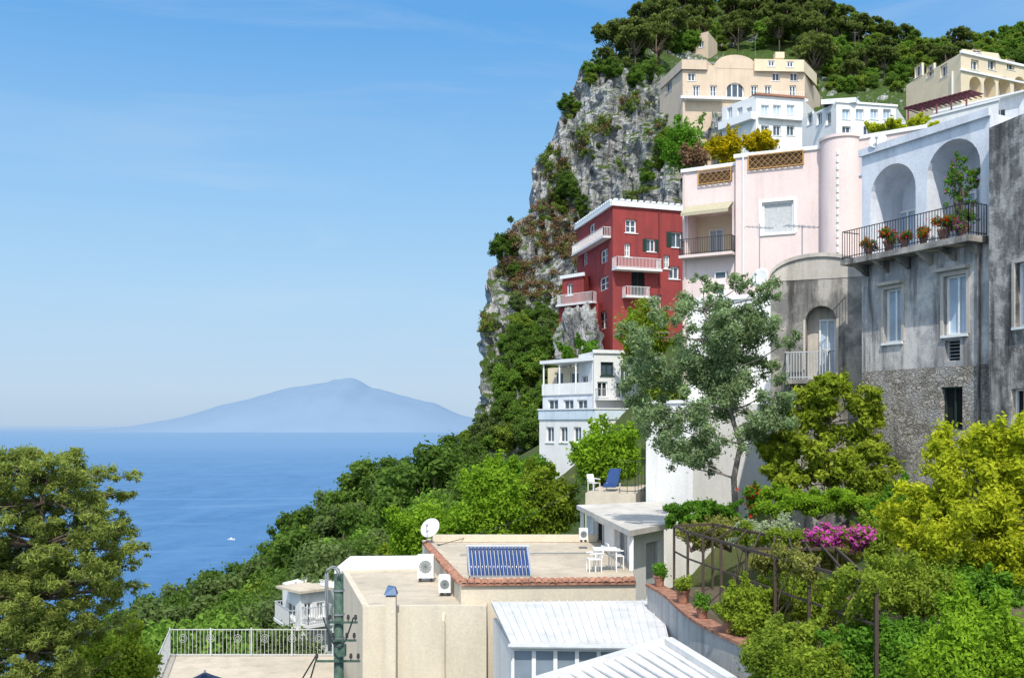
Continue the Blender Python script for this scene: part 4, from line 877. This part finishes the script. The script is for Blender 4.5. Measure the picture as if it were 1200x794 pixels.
B=[
('hedge','dark green clipped hedge left of the bright clipped hedge','hedge',776,584,868,620,30,L_HEDGE,12000,.05,50,None),
('hedge','bright green clipped hedge above the flower beds under the lemon-green tree','hedge',884,567,1034,608,29.5,L_BRIGHT,20000,.05,70,None),
('flowering_shrub','pale white-flowering shrub next to the magenta bougainvillea','shrub',852,606,945,648,26.5,L_PALE,9000,.045,40,None),
('bougainvillea','magenta bougainvillea in full bloom over the pergola','shrub',942,614,1034,646,22.5,L_VINE,5000,.04,46,(L_MAG,3000,.036)),
('olive_shrub','olive brown shrub on the garden edge under the hedge','shrub',786,604,880,646,28.5,L_VINEB,11000,.045,44,None),
('pergola_vine','brownish green vine sprawling over the middle of the pergola','vine',872,632,1010,676,23.4,L_VINEB,24000,.04,80,None),
('pergola_vine','fresh green vine hanging at the near end of the pergola','vine',1010,648,1125,735,18.8,L_VINE,24000,.038,64,None),
('pergola_vine','light green vine growing behind the front beam of the pergola','vine',880,672,1010,735,21.4,L_CITRUS,20000,.04,60,None),
('garden_shrub','yellow-tipped green shrub rising beside the pots of the curved wall','shrub',842,684,905,750,20.8,L_CITRUS,13000,.04,34,None),
('garden_shrub','dense mixed green shrub at the bottom behind the curved wall','shrub',868,726,985,815,17.9,L_VINE,24000,.042,38,None),
('garden_shrub','dark leafy shrub under the pergola near the corner post','shrub',966,716,1090,830,17.6,L_HEDGE,20000,.046,34,None),
('garden_shrub','bright green leafy shrub in the bottom right corner','shrub',1062,700,1240,830,15.5,L_BRIGHT,32000,.042,50,None),
('garden_shrub','low green shrub beneath the yellow-green tree','shrub',1036,660,1215,722,18.9,L_HEDGE,24000,.044,54,None),
('garden_shrub','broad green shrub below the stone base of the grey house','shrub',1020,565,1090,645,28,L_HEDGE,11000,.055,36,None),
('garden_shrub','red-flowered shrub beside the trunk of the silver-green tree','shrub',868,566,900,602,30.5,L_HEDGE,2400,.05,14,(L_REDF,260,.045)),
('garden_shrub','shadowy shrub between the hedge and the stone base','shrub',1000,598,1050,660,26.5,L_VINE,8000,.05,28,None),
('garden_shrub','mid-green shrub hanging over the curved wall coping','shrub',900,752,990,830,15.9,L_CITRUS,16000,.036,30,None),
('garden_shrub','trailing green shrub spilling down the near part of the curved wall','shrub',868,742,930,800,17.1,L_VINE,8000,.036,26,None),
('leafy_tree','bright green tree standing below the white terraced house','tree',662,494,756,580,52,L_BRIGHT,16000,.11,44,None),
('leafy_tree','yellow-green tree directly behind the satellite dish on the flat roof','tree',455,585,560,690,52,L_BRIGHT,17000,.115,46,None),
('leafy_tree','tall fresh green tree left of the small roof terrace','tree',532,535,625,660,50,L_BRIGHT,20000,.105,50,None),
('leafy_tree','green tree with darker top beside the small roof terrace','tree',590,535,672,655,54,L_CITRUS,17000,.11,44,None),
('leafy_tree','dark green tree above the fresh green tree, below the rocks','tree',570,528,660,580,66,L_HEDGE,10000,.13,32,None),
('leafy_tree','low lime green tree behind the plain cream block','tree',425,635,530,700,56,L_CITRUS,13000,.12,36,None),
('leafy_tree','green tree in the gap between the two white houses','tree',752,425,812,500,70,L_CITRUS,10000,.14,32,None),
('broom_bush','large yellow-flowering broom bush on the slope under the white villa','bush',826,155,874,200,150,L_BROOM,4500,.24,26,None),
('broom_bush','small yellow broom bush right of the large broom bush','bush',866,152,914,182,152,L_BROOM,4000,.24,26,None),
('yellow_shrub','yellow-green shrub on the roof edge behind the pink tower','bush',1010,136,1096,166,100,L_YELLOW,6500,.17,34,None),
('green_shrub','dark green shrub on the ledge left of the broom bushes','bush',772,140,832,205,160,L_HEDGE,7000,.26,34,None),
('green_shrub','reddish brown shrub below the dark ledge shrub','bush',795,165,832,200,148,L_SCRUB,3200,.24,20,None),
('leafy_tree','green bush partly hiding the base of the red house','tree',722,345,790,440,88,L_CITRUS,11000,.15,34,None),
('green_shrub','low yellow-green bush at the bottom beside the left conifer','bush',80,735,190,840,27,L_CITRUS,18000,.058,44,None),
('green_shrub','small green shrub growing on the pale rock under the red house','bush',650,396,712,425,101,L_HEDGE,4000,.16,22,None),
]
for b in B:
    nm,lb,ct,x0,y0,x1,y1,Y,mt,n,sz,K,fl=b
    bush(nm,lb,ct,x0,y0,x1,y1,Y,mt,n,sz,K,None,None,fl,cr=(.12,.24) if nm=='hedge' else (.11,.27),sprig=.08 if nm=='hedge' else .4)
beamvine('leafy vine draped over the near half of the front pergola beam',2,3,.25,.62,L_VINEB,4200,.5,24)
beamvine('leafy vine wrapping the near corner post of the pergola',2,3,.7,1.0,L_VINE,6000,1.3,36)
beamvine('vine along the back beam of the pergola',4,5,.2,1.0,L_CITRUS,6000,.5)
# forest prototypes
def proto(name,label,cat,group,mat,n,size,h,rx,rz,K,umb=False,seed=0):
    random.seed(seed); root=thing(name,label,cat,(0,0,0),group); cl=[]; cz=h-rz
    for k in range(K):
        while True:
            p=np.array([random.uniform(-1,1),random.uniform(-1,1),random.uniform(-1 if not umb else -.25,1)])
            L=np.linalg.norm(p)
            if .35<L<1: break
        rr=random.uniform(.13,.33)*min(rx,rz*1.5); cl.append((p[0]*(rx-rr*.6),p[1]*(rx-rr*.6),cz+p[2]*(rz-rr*.5),rr,rr,rr*.75))
    leaves('crown',cl,n,size,mat,root,asp=.6,shell=.35,up=.4,rnd=.85)
    m=MB(); m.tube([(0,0,-1),(.15,.05,h*.3),(0,0,cz)],[.05*h*.5,.035*h*.5,.02*h*.5],7); tubes_to(m,Vector((.1,.04,h*.4)),[Vector(q[:3]) for q in cl[:10]],.03*h*.4); m.build('trunk',BARK,root,True); return root
GF='trees of the wooded slope'; LF='dark green tree in the wood between the houses and the sea'
FP_=[proto('broadleaf_tree',LF,'tree',GF,L_FOREST,7000,.18,8,3.4,3.4,50,seed=s) for s in range(3)]
ML=[leafmat('mid_leaves',(.055,.115,.017),(.21,.35,.055),.4),leafmat('lime_leaves',(.075,.13,.018),(.28,.37,.06),.4),leafmat('dusky_leaves',(.05,.082,.03),(.18,.25,.08),.4)]
FB_=[proto('broadleaf_tree',LF,'tree',GF,ML[s],6500,.18,(7,6,8)[s],3.2,3.0,46,seed=s+20) for s in range(3)]
FN_=[proto('broadleaf_tree',LF,'tree',GF,(L_FOREST,ML[0],ML[2])[s],15000,.105,7,3.2,3.0,70,seed=s+70) for s in range(3)]
SIL=[(100,735),(150,706),(200,672),(250,655),(290,648),(320,632),(335,588),(370,580),(400,562),(425,532),(450,512),(500,503),(545,500),(560,520),(700,520)]
def sil(px): return float(np.interp(px,[s[0] for s in SIL],[s[1] for s in SIL]))
cnt=0; first={}
def place(pr,loc,rz,sc):
    k=pr.name
    if k not in first: first[k]=1; pr.location=loc; pr.rotation_euler=(0,0,rz); pr.scale=(sc,sc,sc); return pr
    return dup(pr,loc,rz,sc)
random.seed(11); Y=158.0
while Y>44:
    st=6.0 if Y>90 else 4.6
    x=-75.0
    while x<8:
        xx=x+random.uniform(-2,2); yy=Y+random.uniform(-2.5,2.5); px=600+F*xx/yy
        if 90<px<650 and not (px>560 and yy<125) and not (px>430 and yy<56):
            z=gz(xx,yy); sc=random.uniform(.9,1.75) if yy>90 else random.uniform(.75,1.4)
            pr=random.choice(FP_*2+FB_+FB_[2:]) if yy>100 else (random.choice(FP_+FB_+FB_) if yy>82 else random.choice(FN_))
            h=8*sc; top=HY-F*(z+h)/yy; lim=sil(px)+random.uniform(-5,14)
            if top<lim:
                sc*=max(0,(((HY-lim)/F*yy)-z)/h)
            if sc>.42:
                place(pr,(xx,yy,z-.3),random.uniform(0,6.28),sc); cnt+=1
        x+=st
    Y-=7.5
print('forest',cnt)
# pines on hill
GP='pines on the hill top'; LP='dark green pine among the trees covering the hill top'
PP=[proto('pine_tree',LP,'tree',GP,L_PINE,5000,.25,10,4.4,2.4,44,True,seed=s+40) for s in range(2)]+[proto('pine_tree',LP,'tree',GP,L_FOREST,5000,.25,8.5,3.6,3.4,40,False,seed=50),proto('pine_tree',LP,'tree',GP,ML[1],4600,.25,7.5,3.4,3.0,38,False,seed=51),proto('pine_tree',LP,'tree',GP,ML[0],4600,.25,7.5,3.2,3.2,38,False,seed=52)]
random.seed(5); k=0; pl=[]
for t in range(14000):
    if k>=260: break
    px=random.uniform(700,1240) if t%2 else random.uniform(940,1240); c=crest(px); lim=np.interp(px,[700,768,775,945,950,1055,1062,1240],[105,108,66,64,112,112,95,84]); 
    if lim<c: continue
    py=random.uniform(c-1,lim); P=W(px,py,ymt(px,py))
    if px<edge(py)+6: continue
    if any((P-q).length<(5.0 if px<940 else 3.6) for q in pl): continue
    pl.append(P); k+=1; place(random.choice(PP[:2]*2+PP[2:] if px<960 else PP[2:]+PP[3:]+PP[:1]),P-Vector((0,0,.8)),random.uniform(0,6.28),random.uniform(.6,1.25) if px<960 else random.uniform(.45,.9))
print('pines',k)
# trees on cliff
GC='dark trees clinging to the cliff'; LC='dark green tree clinging to the ledges of the cliff'
random.seed(9)
spots=[(600,300,1.0),(612,318,.7),(598,285,.7),(660,235,.9),(675,225,1.0),(688,245,.9),(650,262,.5),(620,385,1.3),(608,402,1.1),(635,400,1.2),(612,430,1.4),(604,458,1.3),(630,440,1.2),(610,490,1.4),(580,505,1.1),(595,515,1.3),(640,370,1.0),(560,512,.9),(672,120,.7),(680,130,.6),(700,95,.9),(712,80,.9),(790,170,.9),(780,190,.8),(800,155,.8),(815,165,.9),(770,210,.6),(730,150,.35),(715,180,.35),(700,250,.5),(745,120,.4),(612,262,.4),(625,470,1.2),(618,362,.9),(765,95,.9),(745,90,.9),(725,98,.8),
 (620,500,1.4),(632,520,1.3),(640,470,1.2),(632,425,1.2),(645,410,1.0),(578,522,1.0),(615,410,1.2),(640,440,1.2),(650,500,1.2),(592,440,.6),(588,385,.4)]
for px,py,sc in spots:
    for _ in range(1 if sc<.6 else 2):
        p=px+random.uniform(-6,6); q=py+random.uniform(-5,5)+12*sc; Yc=ymt(p,q); P=W(p,q,Yc); P=P+Vector((-.45,-.85,.1))*(crag(P)+.5)
        pr=random.choice(FP_+FB_+FB_); t=dup(pr,P-Vector((0,0,1)),random.uniform(0,6.28),sc*random.uniform(.6,1.0),LC,GC)
# scrub on the cliff
cl=[];cg=[]
for t in range(7000):
    py=random.uniform(120,520); e=edge(py); px=random.uniform(e+1,e+150)
    v=noise.fractal(Vector((px*.022,py*.03,3)),1,2,4)
    bonus=.36 if (603<px<700 and 240<py<352) else (-.12 if px<e+26 else 0)
    if v+bonus<.22: continue
    P=W(px,py,ymt(px,py)); P=P+Vector((-.45,-.85,.1))*(crag(P)+.25); r=random.uniform(.4,1.2)
    (cl if ((bonus>.3 and random.random()<.7) or random.random()<.2) else cg).append((P.x,P.y,P.z,r,r,r*.7))
for c_,mt,lb in ((cl,L_SCRUB,'brown and rusty scrub covering the ledges of the cliff'),(cg,L_SCRUBG,'low green scrub covering the ledges of the cliff')):
    if not c_: continue
    e=bpy.data.objects.new('tmp',None); o=leaves('cliff_scrub',c_,min(45000,34*len(c_)),.20,mt,e,asp=.6,shell=.3); o.parent=None; bpy.data.objects.remove(e); tag(o,lb,'scrub',kind='stuff')

# flower pots
def pot(label,loc,sc,mat,flower=None,spread=.12):
    loc=Vector(loc); r=thing('flower_pot',label,'flower pot',loc)
    m=MB(); m.lathe([(.001,0),(.10*sc,0),(.15*sc,.24*sc),(.165*sc,.24*sc),(.165*sc,.29*sc),(.14*sc,.29*sc),(.13*sc,.25*sc),(.001,.25*sc)],loc,14); m.build('pot',TERRA,r)
    cl=[(loc.x+random.uniform(-spread,spread)*sc,loc.y+random.uniform(-spread,spread)*1.6*sc,loc.z+random.uniform(.28,.55)*sc,.14*sc,.14*sc,.12*sc) for _ in range(9)]
    leaves('plant',cl,900,.036*sc,mat,r,shell=.2)
    if flower: leaves('flowers',cl,300,.028*sc,flower,r,asp=.9,shell=.85)
    return r
for k,(i,lb,s) in enumerate(((2,'terracotta pot at the far end of the curved wall',1.2),(9,'second terracotta pot along the curved wall from its far end',1.3),(15,'third terracotta pot along the curved wall from its far end',1.1),(20,'fourth terracotta pot along the curved wall from its far end',1.2))):
    pot(lb,pts[i]+nrm[i]*.18+Vector((0,0,ZW+.03)),s*.85,(L_HEDGE,L_VINE)[k%2],None)
for k,(px,fl,lb) in enumerate(((1018,L_REDF,'red geranium at the far left end of the iron balcony'),(1042,L_REDF,'full red geranium pot second from the left on the iron balcony'),(1060,L_REDF,'red geranium pot third from the left on the iron balcony'),(1082,L_REDF,'red flower pot in the middle of the iron balcony'),(1106,L_REDF,'red flower pot under the right arch of the iron balcony'),(1128,L_MAG,'pink flower pot near the right end of the iron balcony'))):
    f=balf.off(.62); uu=f.hit(px,280)[0]; pot(lb,f.p(uu,0,zf-.02),.9 if k not in (1,4) else 1.2,L_HEDGE,fl,.2)
bush('climbing_plant','climbing plant with pink flowers at the right end of the loggia','plant',1104,178,1146,275,30.6,L_HEDGE,2600,.045,36,.5,None,(L_MAG,200,.03),cr=(.08,.14))

# antennas
def antenna(label,px,py,Y,h):
    b=W(px,py,Y); r=thing('aerial',label,'aerial',b); m=MB(); m.tube([b,b+up*h],.025,6); m.build('mast',STEEL,r); m=MB()
    m.bar(b+up*h*.95+Vector((-.7,-.2,0)),b+up*h*.95+Vector((.7,.2,0)),.03)
    for k in range(7): q=b+up*h*.95+Vector((-.65+k*.21,-.19+k*.06,0)); m.bar(q+Vector((.06,-.25,0)),q+Vector((-.06,.25,0)),.018)
    m.build('elements',STEEL,r)
antenna('thin television aerial above the white house roof',890,345,48,3.4); antenna('thin television aerial before the pink house window wall',940,300,38.5,1.2)
antenna('tall aerial on the cream villa roof',885,67,198,4); antenna('tall thin mast standing among the hill top pines',1045,60,270,8)
antenna('white aerial mast on the hill left of the yellow villa',1002,60,255,5)
# boat
b=W(271,632,1305); b.z=SEA; r=thing('motor_boat','tiny white motor boat on the open sea','boat',b)
m=MB(); L=4.5
sec=[(-L,1.3,1.3),(-L*.3,1.6,1.3),(L*.4,1.3,1.5),(L,.05,1.9)]
for (x0,w0,h0),(x1,w1,h1) in zip(sec,sec[1:]):
    m.hexa([b+Vector((x0,-w0*.5,-.2)),b+Vector((x1,-w1*.5,-.2)),b+Vector((x1,w1*.5,-.2)),b+Vector((x0,w0*.5,-.2)),b+Vector((x0,-w0,h0)),b+Vector((x1,-w1,h1)),b+Vector((x1,w1,h1)),b+Vector((x0,w0,h0))])
m.build('hull',WHITEP,r); m=MB(); m.hexa([b+Vector((-1.5,-1,1.3)),b+Vector((1.6,-1,1.3)),b+Vector((1.6,1,1.3)),b+Vector((-1.5,1,1.3)),b+Vector((-1.3,-.9,2.8)),b+Vector((.8,-.9,2.8)),b+Vector((.8,.9,2.8)),b+Vector((-1.3,.9,2.8))]); m.build('cabin',WHITEP,r)

# ------------------------------------------------------------ light, world, camera
S=Vector((-.02,-.62,.78)).normalized(); el=math.asin(S.z); az=math.atan2(S.x,S.y)
sd=bpy.data.lights.new('sun','SUN'); sd.energy=4.2; sd.angle=math.radians(.5); sd.color=(1,.955,.88); so=bpy.data.objects.new('sun',sd); col.objects.link(so)
so.rotation_euler=S.to_track_quat('Z','Y').to_euler(); so.location=(30,-30,60)
w=bpy.data.worlds.new('World'); scene.world=w; w.use_nodes=True; nt=w.node_tree; nt.nodes.clear()
o=nt.nodes.new('ShaderNodeOutputWorld'); bg=nt.nodes.new('ShaderNodeBackground'); sk=nt.nodes.new('ShaderNodeTexSky'); sk.sky_type='NISHITA'; sk.sun_disc=False
sk.sun_elevation=el; sk.sun_rotation=az; sk.altitude=150; sk.air_density=1.0; sk.dust_density=.7; sk.ozone_density=2.0
tc=nt.nodes.new('ShaderNodeTexCoord'); sp=nt.nodes.new('ShaderNodeSeparateXYZ'); nt.links.new(tc.outputs['Generated'],sp.inputs[0])
rp=nt.nodes.new('ShaderNodeValToRGB'); nt.links.new(sp.outputs[2],rp.inputs[0]); cr=rp.color_ramp
stops=[(0,(.47,.62,.79)),(.035,(.53,.69,.86)),(.12,(.45,.69,.93)),(.22,(.32,.60,.93)),(.38,(.135,.41,.84)),(1,(.07,.24,.58))]
while len(cr.elements)<len(stops): cr.elements.new(.5)
for e,(p,c) in zip(cr.elements,stops): e.position=p; e.color=(*c,1)
grad=mixc(nt,1.0,rp.outputs[0],(10,10,10),'MULTIPLY')
mp=nt.nodes.new('ShaderNodeMapping'); mp.inputs['Scale'].default_value=(1.2,1.2,8); mp.inputs['Rotation'].default_value=(.12,.1,.3); nt.links.new(tc.outputs['Generated'],mp.inputs[0])
n=nz(nt,mp.outputs[0],2.2,7,.62,.6); n2=nz(nt,tc.outputs['Generated'],1.6,3)
cf=mth(nt,'MULTIPLY',mr(nt,n,.48,.75),mr(nt,n2,.42,.62,0,.24))
base=mixc(nt,.05,grad,sk.outputs[0])
c=mixc(nt,cf,base,(7.6,8.2,8.8))
# sky brightened around the sun, behind the viewpoint, as added soft fill light
dt=nt.nodes.new('ShaderNodeVectorMath'); dt.operation='DOT_PRODUCT'; nt.links.new(tc.outputs['Generated'],dt.inputs[0]); dt.inputs[1].default_value=tuple(S)
gl=mth(nt,'POWER',mth(nt,'MAXIMUM',dt.outputs['Value'],0.0),2.0)
glc=mixc(nt,1.0,(13,12.2,11),mixc(nt,gl,(0,0,0),(1,1,1)),'MULTIPLY')
c=mixc(nt,1.0,c,glc,'ADD')
nt.links.new(c,bg.inputs[0]); bg.inputs[1].default_value=.10; nt.links.new(bg.outputs[0],o.inputs[0])
cd=bpy.data.cameras.new('camera'); cd.sensor_width=36; cd.lens=35; cd.shift_y=101/1200; cd.clip_start=.5; cd.clip_end=600000
co=bpy.data.objects.new('camera',cd); col.objects.link(co); co.location=(0,0,0); co.rotation_euler=(math.pi/2,0,0); scene.camera=co
scene.view_settings.view_transform='Standard'; scene.view_settings.look='None'; scene.view_settings.exposure=0
